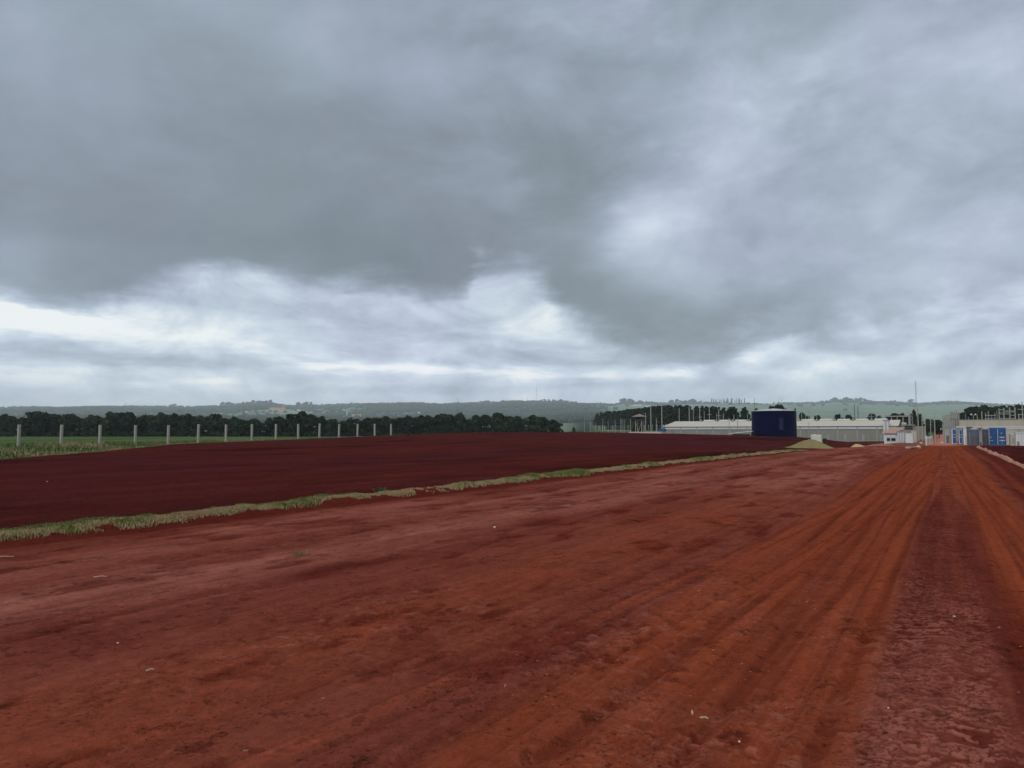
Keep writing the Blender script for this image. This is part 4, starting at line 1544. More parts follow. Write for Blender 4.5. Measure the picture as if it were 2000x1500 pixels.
def zat(py, Y):
    return at(1000, py, Y)[2]


# --- warehouse
WX, WY, _ = span(1298.5, 1700, 210)
WL = 55.6
WZ = gz(WX + 20, WY - 10) - 0.1
EAVE, RIDGE, DEP = 3.12 - WZ, 4.60 - WZ, 22.0
wh = thing('warehouse', 'long low grey warehouse with beige ridged roof behind the navy tank', 'warehouse', (WX, WY, WZ), ROT_U)
b = MB()
b.box(0, WL, 0, DEP, -1.0, EAVE - 0.62)
b.poly([(0.002, 0, EAVE - .62), (0.002, DEP, EAVE - .62), (0.002, DEP, EAVE), (0.002, DEP / 2, RIDGE), (0.002, 0, EAVE)])
b.poly([(WL - .002, 0, EAVE - .62), (WL - .002, 0, EAVE), (WL - .002, DEP / 2, RIDGE), (WL - .002, DEP, EAVE), (WL - .002, DEP, EAVE - .62)])
b.box(0.0, WL, DEP - .2, DEP, EAVE - 0.62, EAVE)
part('wall', b, M_WALLGREY, wh)
b = MB()
for (y0, z0, y1, z1) in ((-0.14, EAVE + 0.02, DEP / 2, RIDGE + 0.1), (DEP / 2, RIDGE + 0.1, DEP + 0.5, EAVE + 0.02)):
    nseg = 111
    for k in range(nseg):
        xa, xb = -0.3 + (WL + .6) * k / nseg, -0.3 + (WL + .6) * (k + 1) / nseg
        xm = (xa + xb) / 2
        for (a0, a1, d0, d1) in ((xa, xm, 0.0, 0.035), (xm, xb, 0.035, 0.0)):
            b.poly([(a0, y0, z0 + d0), (a1, y0, z0 + d1), (a1, y1, z1 + d1), (a0, y1, z1 + d0)])
part('roof', b, M_ROOFBEIGE, wh)
b = MB()
b.box(-0.35, WL + .35, -0.24, -0.14, EAVE - 0.10, EAVE + 0.03)
part('gutter', b, M_DKSTEEL, wh)
b = MB()
for (xa, xb) in ((-0.4, -0.28),):
    b.poly([(xa, -.5, EAVE - .15), (xa, DEP / 2, RIDGE - .08), (xa, DEP / 2, RIDGE + .14), (xa, -.5, EAVE + .08)])
    b.poly([(xa, DEP / 2, RIDGE - .08), (xa, DEP + .5, EAVE - .15), (xa, DEP + .5, EAVE + .08), (xa, DEP / 2, RIDGE + .14)])
    b.poly([(xb, -.5, EAVE - .15), (xb, -.5, EAVE + .08), (xb, DEP / 2, RIDGE + .14), (xb, DEP / 2, RIDGE - .08)])
    b.poly([(xa, -.5, EAVE + .08), (xa, DEP / 2, RIDGE + .14), (xb, DEP / 2, RIDGE + .14), (xb, -.5, EAVE + .08)])
part('gable_trim', b, M_WHITE, wh)
NB = 13
BW = WL / NB
bay = MB()
bay.box(0.12, BW - 0.12, -0.13, 0.15, EAVE - 0.68, EAVE - 0.13)
bm_ = bay.mesh('window_band', M_BLUEWHITE)
pil = MB()
pil.box(-0.11, 0.11, -0.10, 0.12, -1.0, EAVE - 0.14)
pm_ = pil.mesh('pilaster', M_POLE)
bar = MB()
bar.box(-0.05, .05, -0.06, 0.16, EAVE - .66, EAVE - .12)
for k in range(NB):
    part('window_band', bm_, None, wh).location = (k * BW, 0, 0)
for k in range(NB + 1):
    part('pilaster', pm_, None, wh).location = (min(max(k * BW, 0.11), WL - .11), 0, 0)
b = MB()
b.box(0.0, WL, -0.06, 0.02, 0.55, 0.66)
part('plinth_rail', b, M_POLE, wh)
RV = 12
vent = MB()
vent.box(0, 2.9, -0.45, 0.45, 0.0, 0.36, 0.05)
vm = vent.mesh('ridge_vent', M_WHITE)
for k in range(11):
    part('ridge_vent', vm, None, wh).location = (7.6 + k * 4.25, DEP / 2, RIDGE + 0.10)
cowl = MB()
cowl.lathe([(0.02, 0), (0.22, 0.0), (0.22, .3), (.34, .36), (.30, .5), (0.02, .62)], 10)
cm = cowl.mesh('roof_cowl', M_STEEL, True)
for k in range(11):
    part('roof_cowl', cm, None, wh).location = (7.0 + k * 4.25, DEP / 2 - 0.9, RIDGE - 0.12)
for k in range(5):
    b = MB()
    b.box(-.28, .28, -.03, .03, 0.5, 2.1)
    part('door', b, M_STEEL, wh).location = (WL - 19 + k * 3.9, -0.05, -0.1)
# end tower of the warehouse
x, y, L_ = span(1725.5, 1735.5, 183)
z0 = gz(x, y)
t = thing('stair_block', 'narrow white block closing the right end of the warehouse', 'building', (x, y, z0), ROT_U)
b = MB()
b.box(0, L_, 0, 5, -.5, zat(821.5, 183) - z0)
part('wall', b, M_WHITE, t)
b = MB()
b.box(-.12, L_ + .12, -.12, 5.1, zat(821.5, 183) - z0 + .002, zat(820, 183) - z0)
part('roof', b, M_GREYLID, t)
b = MB()
b.box(L_ * .42, L_ * .62, -.06, .05, 0.3, zat(823, 183) - z0)
part('downpipe', b, M_STEEL, t)

# --- navy tank
TX, TY = at(1512, 845, 178)[0], 178.0
TZ = gz(TX, TY) - 0.3
TR = 44.0 / F * 178 * math.cos(math.atan(512 / F)) * 1.0
TH = zat(803.2, 178) - TZ
tk = thing('water_tank', 'big round navy blue tank with a flat pale cone roof', 'tank', (TX, TY, TZ), R(-18))
b = MB()
prof = []
nring = 5
for k in range(nring):
    za, zb = TH * k / nring, TH * (k + 1) / nring
    prof += [(TR, za + .01), (TR, zb - .02), (TR - .008, zb - .01)]
b.lathe(prof, 96)
part('shell', b, M_NAVY, tk, smooth=False)
b = MB()
b.lathe([(0.02, TH + .62), (TR * .5, TH + .40), (TR + .10, TH + .06), (TR + .10, TH - .03), (TR - .1, TH - .03)], 72)
part('roof', b, M_TANKROOF, tk)
for (a, rw) in ((-64, .30),):
    b = MB()
    ca, sa = math.cos(R(a)), math.sin(R(a))
    for sd in (-.2, .2):
        b.tube(((TR + .16) * ca - sd * sa, (TR + .16) * sa + sd * ca, .3), ((TR + .16) * ca - sd * sa, (TR + .16) * sa + sd * ca, TH + .7), .025, .025, 6)
    for k in range(20):
        zz = .4 + k * .3
        b.tube(((TR + .16) * ca + .2 * sa, (TR + .16) * sa - .2 * ca, zz), ((TR + .16) * ca - .2 * sa, (TR + .16) * sa + .2 * ca, zz), .014, .014, 5)
    part('ladder', b, M_NAVY, tk)
b = MB()
b.tube((TR - .5, -1.5, TH + .05), (TR - .2, -1.5, TH + .55), .14, .14, 10)
part('roof_hatch', b, M_DARK, tk)
b = MB()
M_TANKREFLECT = pm('painted tank reflection', (0.010, 0.017, 0.065), 0.4, 0.10, 1.0, 0.3)  # stands for a reflection: paler colour laid on the plain shell
aw = .075
for k in range(4):
    a0, a1 = R(-72) + aw * (k - 2) / 1.6, R(-72) + aw * (k - 1) / 1.6
    b.poly([((TR + .034) * math.cos(a0), (TR + .034) * math.sin(a0), TH * .30), ((TR + .034) * math.cos(a1), (TR + .034) * math.sin(a1), TH * .30),
            ((TR + .034) * math.cos(a1), (TR + .034) * math.sin(a1), TH * .74), ((TR + .034) * math.cos(a0), (TR + .034) * math.sin(a0), TH * .74)])
part('painted_reflection', b, M_TANKREFLECT, tk, 'upright reflection painted paler on the navy shell')

# --- lean-to by the tank
x, y, L_ = span(1424, 1470, 176)
z0 = gz(x, y)
ln = thing('shelter', 'small lean-to with a sloping white roof against the navy tank', 'shelter', (x, y, z0), ROT_U)
za, zb = zat(846.5, 176) - z0, zat(841.5, 176) - z0
b = MB()
for dz_ in (0, -.16):
    b.poly([(-.1, -.2, za + dz_), (L_, -.2, zb + dz_), (L_, 3.0, zb + dz_), (-.1, 3.0, za + dz_)])
b.poly([(-.1, -.2, za - .16), (L_, -.2, zb - .16), (L_, -.2, zb), (-.1, -.2, za)])
part('roof', b, M_WHITE, ln)
b = MB()
b.box(.1, L_ - .3, 2.7, 2.85, -1.5, zb - .7)
part('wall', b, M_STEEL, ln)
for xx, zz in ((0.2, za - .16), (L_ - .5, zb - .2)):
    b = MB()
    b.box(xx - .08, xx + .08, -.05, .1, -1.5, zz)
    part('post', b, M_POLE, ln)
b = MB()
b.box(L_ - .38, L_ + .3, 0.5, 2.6, -1.5, zb - .35)
part('pump_cabinet', b, M_DARK, ln)

# --- blue skip, pale apron and guard tower
x, y, L_ = span(1286.5, 1297.5, 200)
z0 = gz(x, y)
zt = zat(838.5, 200)
sk = thing('skip', 'small royal blue skip beside the left end of the warehouse', 'skip', (x, y, z0), ROT_U)
b = MB()
b.box(0, L_, 0, 1.6, .12, zt - z0, .06)
part('body', b, M_BLUE, sk)
b = MB()
b.box(-.06, L_ + .06, -.06, 1.66, zt - z0 + .002, zt - z0 + .09)
part('rim', b, M_BLUELT, sk)
x, y, L_ = span(1228, 1292, 196)
z0 = gz(x, y)
b = MB()
b.box(0, L_, 0, 4, -.5, zat(843.2, 196) - z0)
solo('low_wall', b, M_CREAM, 'low cream wall on the field rim below the guard tower', 'wall', (x, y, z0), ROT_U)
x, y, L_ = span(1236, 1256, 206)
z0 = gz(x, y)
gt = thing('guard_tower', 'timber guard tower with a hipped tile roof left of the warehouse', 'guard tower', (x, y, z0), ROT_U)
zr, zc, zf = zat(814, 206) - z0, zat(814.5, 206) - z0, zat(820.5, 206) - z0
L2 = L_ / 2
b = MB()
ap = (L2, L2, zat(808, 206) - z0)
ev = [(-.25, -.25, zr), (L_ + .25, -.25, zr), (L_ + .25, L_ + .25, zr), (-.25, L_ + .25, zr)]
for k in range(4):
    b.poly([ev[k], ev[(k + 1) % 4], ap])
b.poly(ev[::-1])
part('roof', b, M_OLDTILE, gt)
b = MB()
b.box(L_ * .2, L_ * .8, L_ * .2, L_ * .8, zf, zr - .01)
cb = part('cabin', b, M_BROWN, gt)
b = MB()
b.box(L_ * .28, L_ * .72, L_ * .2 - .04, L_ * .2 + .02, zf + .25, zr - .12)
part('window', b, M_DARK, cb)
b = MB()
b.box(L_ * .1, L_ * .9, L_ * .1, L_ * .9, zf - .14, zf - .002)
part('platform', b, M_BROWN, gt)
for xx in (.2, .8):
    for yy in (.2, .8):
        b = MB()
        b.tube((L_ * xx, L_ * yy, -.3), (L_ * xx, L_ * yy, zf - .13), .10, .10, 8)
        part('leg', b, M_POLE, gt)
b = MB()
b.tube((L_ * .2, L_ * .2, .5), (L_ * .8, L_ * .2, zf - .5), .05, .05, 6)
b.tube((L_ * .8, L_ * .2, .5), (L_ * .2, L_ * .2, zf - .5), .05, .05, 6)
part('brace', b, M_POLE, gt)

# --- white block behind the grass mound
x, y, L_ = span(1583.5, 1604, 96)
z0 = gz(x, y)
zt = zat(849.3, 96) - z0
bl = thing('water_cube', 'pale translucent white cube tank standing behind the grassy heap', 'cube tank', (x, y, z0), ROT_U)
b = MB()
b.box(0, L_, 0, 1.0, .02, zt, .05)
part('body', b, pm('milky plastic', (0.60, 0.60, 0.52), 0.5, .08, 2.0), bl)
b = MB()
b.box(-.03, L_ + .03, -.03, 1.03, -.1, .10)
part('pallet', b, M_BROWN, bl)
b = MB()
b.tube((L_ * .3, .5, zt), (L_ * .3, .5, zt + .06), .12, .12, 12)
part('lid', b, M_WHITE, bl)
x, y, L_ = span(1607, 1613.5, 150)
z0 = gz(x, y)
b = MB()
b.box(0, L_, 0, .6, -.2, zat(857.5, 150) - z0 + .1, .04)
solo('crate', b, M_DARK, 'black box against the warehouse wall right of the grassy heap', 'box', (x, y, z0), ROT_U)


# --- small buildings right of the warehouse
def hut(name, px0, px1, ytop, yw, Y, depth, wallmat, roofmat, label, cat, roof='flat', over=.15, pitch_d=None):
    x, y, L_ = span(px0, px1, Y)
    z0 = gz(x, y)
    t = thing(name, label, cat, (x, y, z0), ROT_U)
    zt, zw = zat(ytop, Y) - z0, zat(yw, Y) - z0
    b = MB()
    b.box(0, L_, 0, depth, -.6, zw)
    part('wall', b, wallmat, t)
    b = MB()
    if roof == 'flat':
        b.box(-over, L_ + over, -over, depth + over, zw + .002, zt)
    else:
        for (ya, za_, yb, zb_) in ((-over, zw + .003, depth / 2, zt), (depth / 2, zt, depth + over, zw + .003)):
            b.poly([(-over, ya, za_), (L_ + over, ya, za_), (L_ + over, yb, zb_), (-over, yb, zb_)])
        for xx in (-over, L_ + over):
            b.poly([(xx, -over, zw + .003), (xx, depth + over, zw + .003), (xx, depth / 2, zt)])
        b.poly([(-over, -over, zw), (L_ + over, -over, zw), (L_ + over, depth + over, zw), (-over, depth + over, zw)])
    part('roof', b, roofmat, t)
    return t, L_, z0


t, L_, z0 = hut('tiled_lodge', 1726.5, 1752, 840.3, 846.5, 165, 6, M_WHITE, M_TILE, 'low lodge with terracotta roof and two black openings beside the warehouse', 'lodge', 'gable', .35)
zz = lambda py: zat(py, 165) - z0
b = MB()
b.box(.25, L_ - .3, -.07, .05, zz(854.8), zz(849.6))
part('shutter', b, M_BLUEWHITE, t)
for (a0, a1) in ((.20, .46), (.54, .88)):
    b = MB()
    b.box(L_ * a0, L_ * a1, -.03, .06, zz(861.2), zz(855.8))
    w = part('window', b, M_DARK, t)
    b = MB()
    b.box(L_ * a0 - .06, L_ * a1 + .06, -.09, -.02, zz(861.9), zz(861.2) - .003)
    part('sill', b, M_WHITE, w)
t, L_, z0 = hut('tiled_annex', 1738.5, 1761, 834.5, 840.2, 174, 6, M_CREAM, M_TILE, 'second terracotta roof stepping up behind the lodge', 'building', 'gable', .35)
t, L_, z0 = hut('white_block', 1752.5, 1768, 842, 843.5, 163, 5, M_WHITE, M_GREYLID, 'white block with vertical ribs between lodge and white box', 'building')
for k in range(6):
    b = MB()
    b.box(-.07, .07, -.09, .02, -.4, zat(844, 163) - z0)
    part('rib', b, M_STEEL if k % 2 else M_BLUEWHITE, t).location = (.15 + k * (L_ - .3) / 5, 0, 0)
t, L_, z0 = hut('white_box', 1768.3, 1783, 846, 847, 158, 6, M_WHITE, M_WHITE, 'plain white box building by the roadside grass', 'building', 'flat', .04)
t, L_, z0 = hut('cream_store', 1780, 1790, 841, 842, 170, 6, M_CREAM, M_CREAM, 'cream store behind the white box building', 'building', 'flat', .05)
t, L_, z0 = hut('grey_store', 1762, 1785.5, 829.5, 831, 190, 6, M_WALLGREY, M_GREYLID, 'grey store with rows of dark vents above the white box', 'building')
for k in range(4):
    for q in range(2):
        b = MB()
        b.box(0, .45, -.03, .05, 0, .35)
        part('vent', b, M_DARK, t).location = (.6 + k * (L_ - 1.2) / 3.3, 0, zat(835 + q * 4, 190) - z0)
for i, (p0, p1, yt) in enumerate(((1743.5, 1750, 824), (1751.5, 1756, 825), (1758, 1763, 824.5), (1764, 1769.5, 825))):
    Y = 196 + i
    x, y, L_ = span(p0, p1, Y)
    z0 = gz(x, y)
    t = thing('vaulted_cabin', f'white vaulted cabin, {nth(i)} of four in a row above the terracotta roofs', 'cabin', (x, y, z0), ROT_U, 'white vaulted cabins')
    zt = zat(yt, Y) - z0
    b = MB()
    b.box(0, L_, 0, 4, -.4, zt - L_ * .5)
    part('wall', b, M_WHITE, t)
    b = MB()
    pts = [(L_ / 2 - (L_ / 2 + .05) * math.cos(math.pi * k / 10), zt - L_ * .5 + L_ * .5 * math.sin(math.pi * k / 10)) for k in range(11)]
    for k in range(10):
        b.poly([(pts[k][0], -.1, pts[k][1]), (pts[k + 1][0], -.1, pts[k + 1][1]), (pts[k + 1][0], 4.1, pts[k + 1][1]), (pts[k][0], 4.1, pts[k][1])])
    b.poly([(p_[0], -.09, p_[1]) for p_ in pts])
    part('roof', b, M_WHITE, t)
    b = MB()
    b.box(L_ * .3, L_ * .7, -.04, .04, zt - L_ * .5 - 1.5, zt - L_ * .5 - .1)
    part('door', b, M_STEEL, t)
t, L_, z0 = hut('open_shed', 1731, 1776, 811, 813.5, 236, 12, M_DARK, M_BROWN, 'wide open shed with a brown roof behind the vaulted cabins', 'shed', 'gable', .5)
b = MB()
b.box(-.5, L_ + .5, -.62, -.51, zat(814.3, 236) - z0, zat(812.8, 236) - z0)
part('fascia', b, M_POLE, t)
for k in range(5):
    b = MB()
    b.box(-.12, .12, -.15, .1, -.5, zat(814, 236) - z0)
    part('post', b, M_POLE, t).location = (k * L_ / 4, -.3, 0)

# --- lattice mast
def lattice(name, px, ytop, ybase, Y, wb, wt, label, cat, nseg=12, r=.05, cross=True):
    p = at(px, 845, Y)
    z0 = gz(p[0], p[1])
    H_ = zat(ytop, Y) - z0
    t = thing(name, label, cat, (p[0], p[1], z0), ROT_U)
    def w_at(q):
        return wb + (wt - wb) * min(1.0, q * 1.6)
    for i in range(3):
        a = 2 * math.pi * i / 3
        b = MB()
        for k in range(nseg):
            q0, q1 = k / nseg, (k + 1) / nseg
            b.tube((w_at(q0) * math.cos(a), w_at(q0) * math.sin(a), q0 * H_), (w_at(q1) * math.cos(a), w_at(q1) * math.sin(a), q1 * H_), r, r, 5, False)
        part('leg', b, M_STEEL, t)
    b = MB()
    for k in range(nseg):
        q0, q1 = k / nseg, (k + 1) / nseg
        for i in range(3):
            a, c_ = 2 * math.pi * i / 3, 2 * math.pi * (i + 1) / 3
            A_ = (w_at(q0) * math.cos(a), w_at(q0) * math.sin(a), q0 * H_)
            B__ = (w_at(q1) * math.cos(c_), w_at(q1) * math.sin(c_), q1 * H_)
            D_ = (w_at(q1) * math.cos(a), w_at(q1) * math.sin(a), q1 * H_)
            b.tube(A_, B__, r * .6, r * .6, 4, False)
            b.tube(D_, B__, r * .5, r * .5, 4, False)
    part('lattice', b, M_STEEL, t)
    return t, H_, z0


lattice('radio_mast', 1791, 744, 832, 330, .8, .22, 'tall thin lattice radio mast rising beside the far road', 'mast', 16, .05)
t, H_, z0 = lattice('lattice_tower', 1780, 808, 832, 215, .5, .42, 'short stout lattice tower left of the far road', 'tower', 6, .05)
b = MB()
b.box(-.5, .5, -.5, .5, H_, H_ + .15)
part('platform', b, M_STEEL, t)

# --- pale poles: (px, top y, depth, radius)
def pole(px, ytop, Y, r, label, group, mat=None, arm=0, taper=.7):
    p = at(px, 845, Y)
    z0 = gz(p[0], p[1])
    H_ = zat(ytop, Y) - z0
    t = thing('utility_pole', label, 'pole', (p[0], p[1], z0), ROT_U, group)
    b = MB()
    r = r * 0.78
    b.tube((0, 0, -.5), (0, 0, H_), r, r * taper, 9)
    part('shaft', b, mat or M_POLE, t)
    if arm:
        b = MB()
        b.box(-.7, .7, -.05, .05, H_ - arm - .06, H_ - arm + .06)
        part('crossarm', b, M_STEEL, t)
    return t


PL = [(1117.3, 819.5, 250, .10), (1142, 815.5, 270, .10), (1153, 811, 275, .10), (1164, 826, 280, .10), (1177.5, 818, 262, .11), (1188, 823, 270, .09), (1201.5, 820, 262, .11),
      (1213, 818, 205, .14), (1216.8, 818.5, 255, .11), (1220, 819, 265, .10), (1231.5, 818, 240, .12)]
for i, (px, yt, Y, r) in enumerate(PL):
    pole(px, yt, Y, r, f'pale thin pole, {nth(i)} from left between belt end and guard tower', 'poles left of the guard tower')
TX0 = [(1261, 807, 215, .14), (1271.5, 794, 215, .19), (1282.3, 817, 205, .13), (1293, 793, 213, .19)]
TXL = ['pale pole close to the right side of the guard tower', 'tall pale pole right of the guard tower', 'short pale pole between the two tall ones left of the warehouse', 'thick tall pale pole at the left end of the warehouse']
for (px, yt, Y, r), lab in zip(TX0, TXL):
    pole(px, yt, Y, r, lab, 'poles at the warehouse left end')
PR = [(1327, 797, 245, .17, 0), (1346.6, 795, 240, .19, 0), (1355, 801, 262, .13, 0), (1367.3, 794, 240, .18, 3.2), (1376, 803, 262, .14, 0), (1386, 793, 240, .18, 2.6), (1400.2, 806.5, 255, .13, 0), (1404.5, 799, 242, .17, 2.0),
      (1413.6, 807, 255, .18, 0), (1434, 810, 255, .2, 0), (1460.5, 808, 250, .13, 0), (1566.6, 800, 240, .14, 0), (1574, 808, 255, .12, 0), (1580, 802, 240, .14, 0), (1596, 810, 250, .13, 0), (1631, 805, 245, .10, 0),
      (1643, 808, 250, .12, 0), (1703, 806, 240, .12, 1.2), (1711, 812, 240, .12, 0), (1720, 810, 240, .12, 0)]
for i, (px, yt, Y, r, arm) in enumerate(PR):
    s_ = 'left' if px < 1470 else 'right'
    n_ = i if px < 1470 else i - 11
    pole(px, yt, Y, r, f'pale pole, {nth(n_)} of the row rising over the roof {s_} of the tank', 'poles rising over the warehouse roof', arm=arm)
pole(1670, 790, 262, .16, 'dark pole, left of the twin dark poles over the warehouse', 'twin dark poles', M_DKSTEEL, 1.6)
pole(1677, 792, 262, .16, 'dark pole, right of the twin dark poles over the warehouse', 'twin dark poles', M_DKSTEEL, 1.6)
pole(1474.6, 776, 300, .09, 'very thin dark mast rising left of the navy tank roof', None, M_DKSTEEL)
pole(1424.4, 816, 180, .11, 'slim pale post standing before the warehouse by the lean-to', None)
pole(1441, 816, 190, .13, 'slim grey post before the warehouse beside the navy tank', None, M_STEEL)
pole(1580.3, 824, 182, .09, 'thin grey post before the warehouse right of the navy tank', None, M_STEEL)
RP = [(1793.8, 795, 190, .17), (1801.5, 811, 180, .12), (1807.6, 810, 170, .13), (1818, 815, 230, .14), (1826, 810, 172, .15), (1777.5, 805, 230, .12)]
RPL = ['tall pale road pole at the foot of the lattice mast', 'pale thin road pole right of the mast', 'pale road pole above the row of white bollards', 'pale pole far down the road', 'pale pole at the right verge of the far road', 'pale thin pole left of the lattice mast']
for (px, yt, Y, r), lab in zip(RP, RPL):
    pole(px, yt, Y, r, lab, 'poles along the far road')
SP = [(1887.3, 808, 215, .09), (1892.6, 814, 215, .10), (1909.6, 810, 214, .13), (1919, 803.5, 214, .20), (1926.3, 806, 216, .14), (1931.6, 803, 216, .14), (1938, 810, 220, .10), (1944.6, 806, 218, .12), (1948.6, 801, 220, .11)]
for i, (px, yt, Y, r) in enumerate(SP):
    pole(px, yt, Y, r, f'pale pole, {nth(i)} from left behind the cream perimeter wall', 'poles behind the cream perimeter wall')
# double lamp
p = at(1902.3, 845, 214)
z0 = gz(p[0], p[1])
H_ = zat(811, 214) - z0
t = thing('street_lamp', 'lamp post with two round white heads behind the cream wall', 'street lamp', (p[0], p[1], z0), ROT_U)
b = MB()
b.tube((0, 0, -.3), (0, 0, H_), .10, .07, 8)
b.box(-.55, .55, -.03, .03, H_ - .06, H_)
part('post', b, M_STEEL, t)
for s_ in (-.5, .5):
    b = MB()
    b.lathe([(.01, .0), (.2, .05), (.27, .2), (.2, .35), (.01, .42)], 12, s_, 0)
    q = part('lamp_head', b, M_WHITE, t, smooth=True)
    q.location = (0, 0, H_)

# --- substation frames
def gantry(name, pxs, ytops, Y, beams, label, r=.17):
    x, y, L_ = span(pxs[0], pxs[-1], Y)
    z0 = gz(x, y)
    t = thing(name, label, 'gantry', (x, y, z0), ROT_U)
    xs = []
    for px, yt in zip(pxs, ytops):
        _, _, l_ = span(pxs[0], px, Y)
        xs.append(l_)
        b = MB()
        b.tube((l_, 0, -.4), (l_, 0, zat(yt, Y) - z0), r, r * .75, 8)
        part('column', b, M_POLE, t)
    for (i, j, py, dy) in beams:
        b = MB()
        zz_ = zat(py, Y) - z0
        b.box(xs[i] - .2, xs[j] + .2, dy - .07, dy + .07, zz_ - .09, zz_ + .09)
        part('beam', b, M_POLE, t)
    return t


gantry('substation_frame', [1953, 1962.3, 1973.6, 1984], [798, 797, 796, 796], 216, [(0, 1, 800.5, -.3), (0, 3, 805, .3), (1, 3, 803, -.3), (0, 2, 808.6, -.3), (2, 3, 811, .3), (0, 3, 817.5, -.3)],
       'pale four column substation frame of stacked beams at the right', .19)
gantry('substation_frame', [1991, 1998.5, 2012], [808, 785, 790], 212, [(0, 2, 799.5, -.3), (0, 2, 809.5, .3), (0, 2, 818, -.3)], 'dark topped substation frame cut by the right picture edge', .16)
gantry('substation_frame', [1857.5, 1861, 1865, 1869.5, 1874], [803, 803.5, 802, 801, 806], 205, [(0, 4, 806, -.3), (0, 4, 811, .3), (0, 4, 816, -.3), (0, 2, 821, .3)], 'crowded pale frame above the two blue toilets', .15)
gantry('substation_frame', [1926.5, 1938, 1944.5], [809, 811, 808], 212, [(0, 2, 811.5, -.3), (0, 2, 817.5, .3)], 'low pale frame left of the four column frame', .10)

# --- grey chequered block, perimeter wall, sheds
x, y, L_ = span(1842, 1874, 208)
z0 = gz(x, y)
t = thing('mesh_screen', 'tall grey see-through mesh screen on posts right of the far road', 'screen', (x, y, z0), ROT_U)
ht = [zat(812, 208) - z0, zat(807, 208) - z0]
for k in range(5):
    b = MB()
    hk = ht[0] + (ht[1] - ht[0]) * k / 4
    b.tube((k * L_ / 4, 0, -.4), (k * L_ / 4, 0, hk + .3), .09, .08, 7)
    part('post', b, M_POLE, t)
M_MESHY = pm('grey netting', (0.30, 0.285, 0.27), .95, .2, 3.0, .05)
b = MB()
nx_ = int(L_ / .085)
for k in range(nx_):
    xx = L_ * (k + .5) / nx_
    hk = ht[0] + (ht[1] - ht[0]) * xx / L_
    b.poly([(xx - .025, 0, .2), (xx + .025, 0, .2), (xx + .025, 0, hk), (xx - .025, 0, hk)])
for k in range(int(ht[1] / .3)):
    zz_ = .3 + k * .3
    xs0 = 0 if zz_ < ht[0] else L_ * (zz_ - ht[0]) / max(.01, ht[1] - ht[0])
    b.poly([(xs0, .02, zz_ - .03), (L_, .02, zz_ - .03), (L_, .02, zz_ + .03), (xs0, .02, zz_ + .03)])
part('netting', b, M_MESHY, t)
x, y, L_ = span(1842.5, 1860, 200)
z0 = gz(x, y)
b = MB()
b.box(0, L_, 0, .2, -.5, zat(831, 200) - z0)
solo('grey_fence', b, M_WALLGREY, 'low grey panel fence below the mesh screen by the far road', 'fence', (x, y, z0), ROT_U)
x, y, L_ = span(1872.5, 2060, 210)
z0 = gz(x + 10, y)
t = thing('perimeter_wall', 'long cream perimeter wall with pilasters before the substation', 'wall', (x, y, z0), ROT_U)
zt = zat(821, 210) - z0
b = MB()
b.box(0, L_, 0, .25, -2.0, zt)
part('wall_face', b, M_CREAM, t)
b = MB()
b.box(-.05, L_, -.06, .31, zt + .002, zt + .16)
part('coping', b, M_POLE, t)
for k in range(21):
    b = MB()
    b.box(-.13, .13, -.12, .0, -2.0, zt - .05)
    part('pilaster', b, M_CREAM, t).location = (.15 + k * 1.22, -.002, 0)
t, L_, z0 = hut('long_shed', 1872, 2060, 832, 835.5, 175, 9, M_WALLGREY, M_FARGREY, 'long low grey roofed shed below the cream wall', 'shed', 'gable', .4)
b = MB()
b.box(-.4, L_ + .4, -.46, -.40, zat(836.3, 175) - z0, zat(835.2, 175) - z0)
part('fascia', b, M_POLE, t)


# --- grey cylinders
def cyl_tank(px0, px1, ytop, yshould, ybase, Y, label, mat):
    pxm = (px0 + px1) / 2
    p = at(pxm, 845, Y)
    r = (px1 - px0) / 2 / F * Y * .87
    z0 = gz(p[0], p[1])
    H_ = zat(yshould, Y) - z0
    t = thing('grey_cistern', label, 'cistern', (p[0], p[1], z0), ROT_U, 'grey water cisterns')
    b = MB()
    b.lathe([(r * .97, -.3), (r, .1), (r, H_ * .5), (r * 1.015, H_ * .52), (r, H_ * .54), (r, H_)], 32)
    part('body', b, mat, t, smooth=True)
    b = MB()
    ht = zat(ytop, Y) - z0
    b.lathe([(.02, ht), (r * .28, ht - .01), (r * .32, ht - .10), (r * 1.03, H_ + .03), (r * 1.03, H_ - .05)], 32)
    part('lid', b, M_GREYLID, t, smooth=True)
    b = MB()
    b.tube((-r * .98, -.2, .2), (-r * .98, -.2, H_ * .8), .04, .04, 6)
    part('pipe', b, M_POLE, t)
    return t


cyl_tank(1894, 1912, 834.3, 838.5, 868, 116, 'nearest grey cistern with a pale conical lid', M_GREYTANK)
cyl_tank(1887.8, 1900, 831, 833, 863, 122, 'grey cistern half hidden behind the nearest one', M_GREYTANK)
cyl_tank(1917.5, 1930.5, 834, 838, 866, 119, 'darker grey cistern left of the blue container', pm('dark grey plastic', (0.07, .075, .085), .55, .06, 1.0))
pole(1917, 831, 115, .065, 'slim pale post between the grey cisterns', None, taper=1.0)
pole(1913, 849, 115, .05, 'short pale post at the side of the nearest cistern', None, taper=1.0)
pole(1880.6, 838, 118, .05, 'black post left of the grey cisterns', None, M_DARK, taper=1.0)
# pale hut left of the cisterns
t, L_, z0 = hut('white_cabin', 1881.5, 1888, 836, 837, 128, 3, M_WHITE, M_WHITE, 'slim white cabin left of the grey cisterns', 'cabin', 'flat', .06)
b = MB()
b.box(L_ * .5, L_ * .85, -.03, .05, .1, 1.5)
part('door', b, M_CREAM, t)

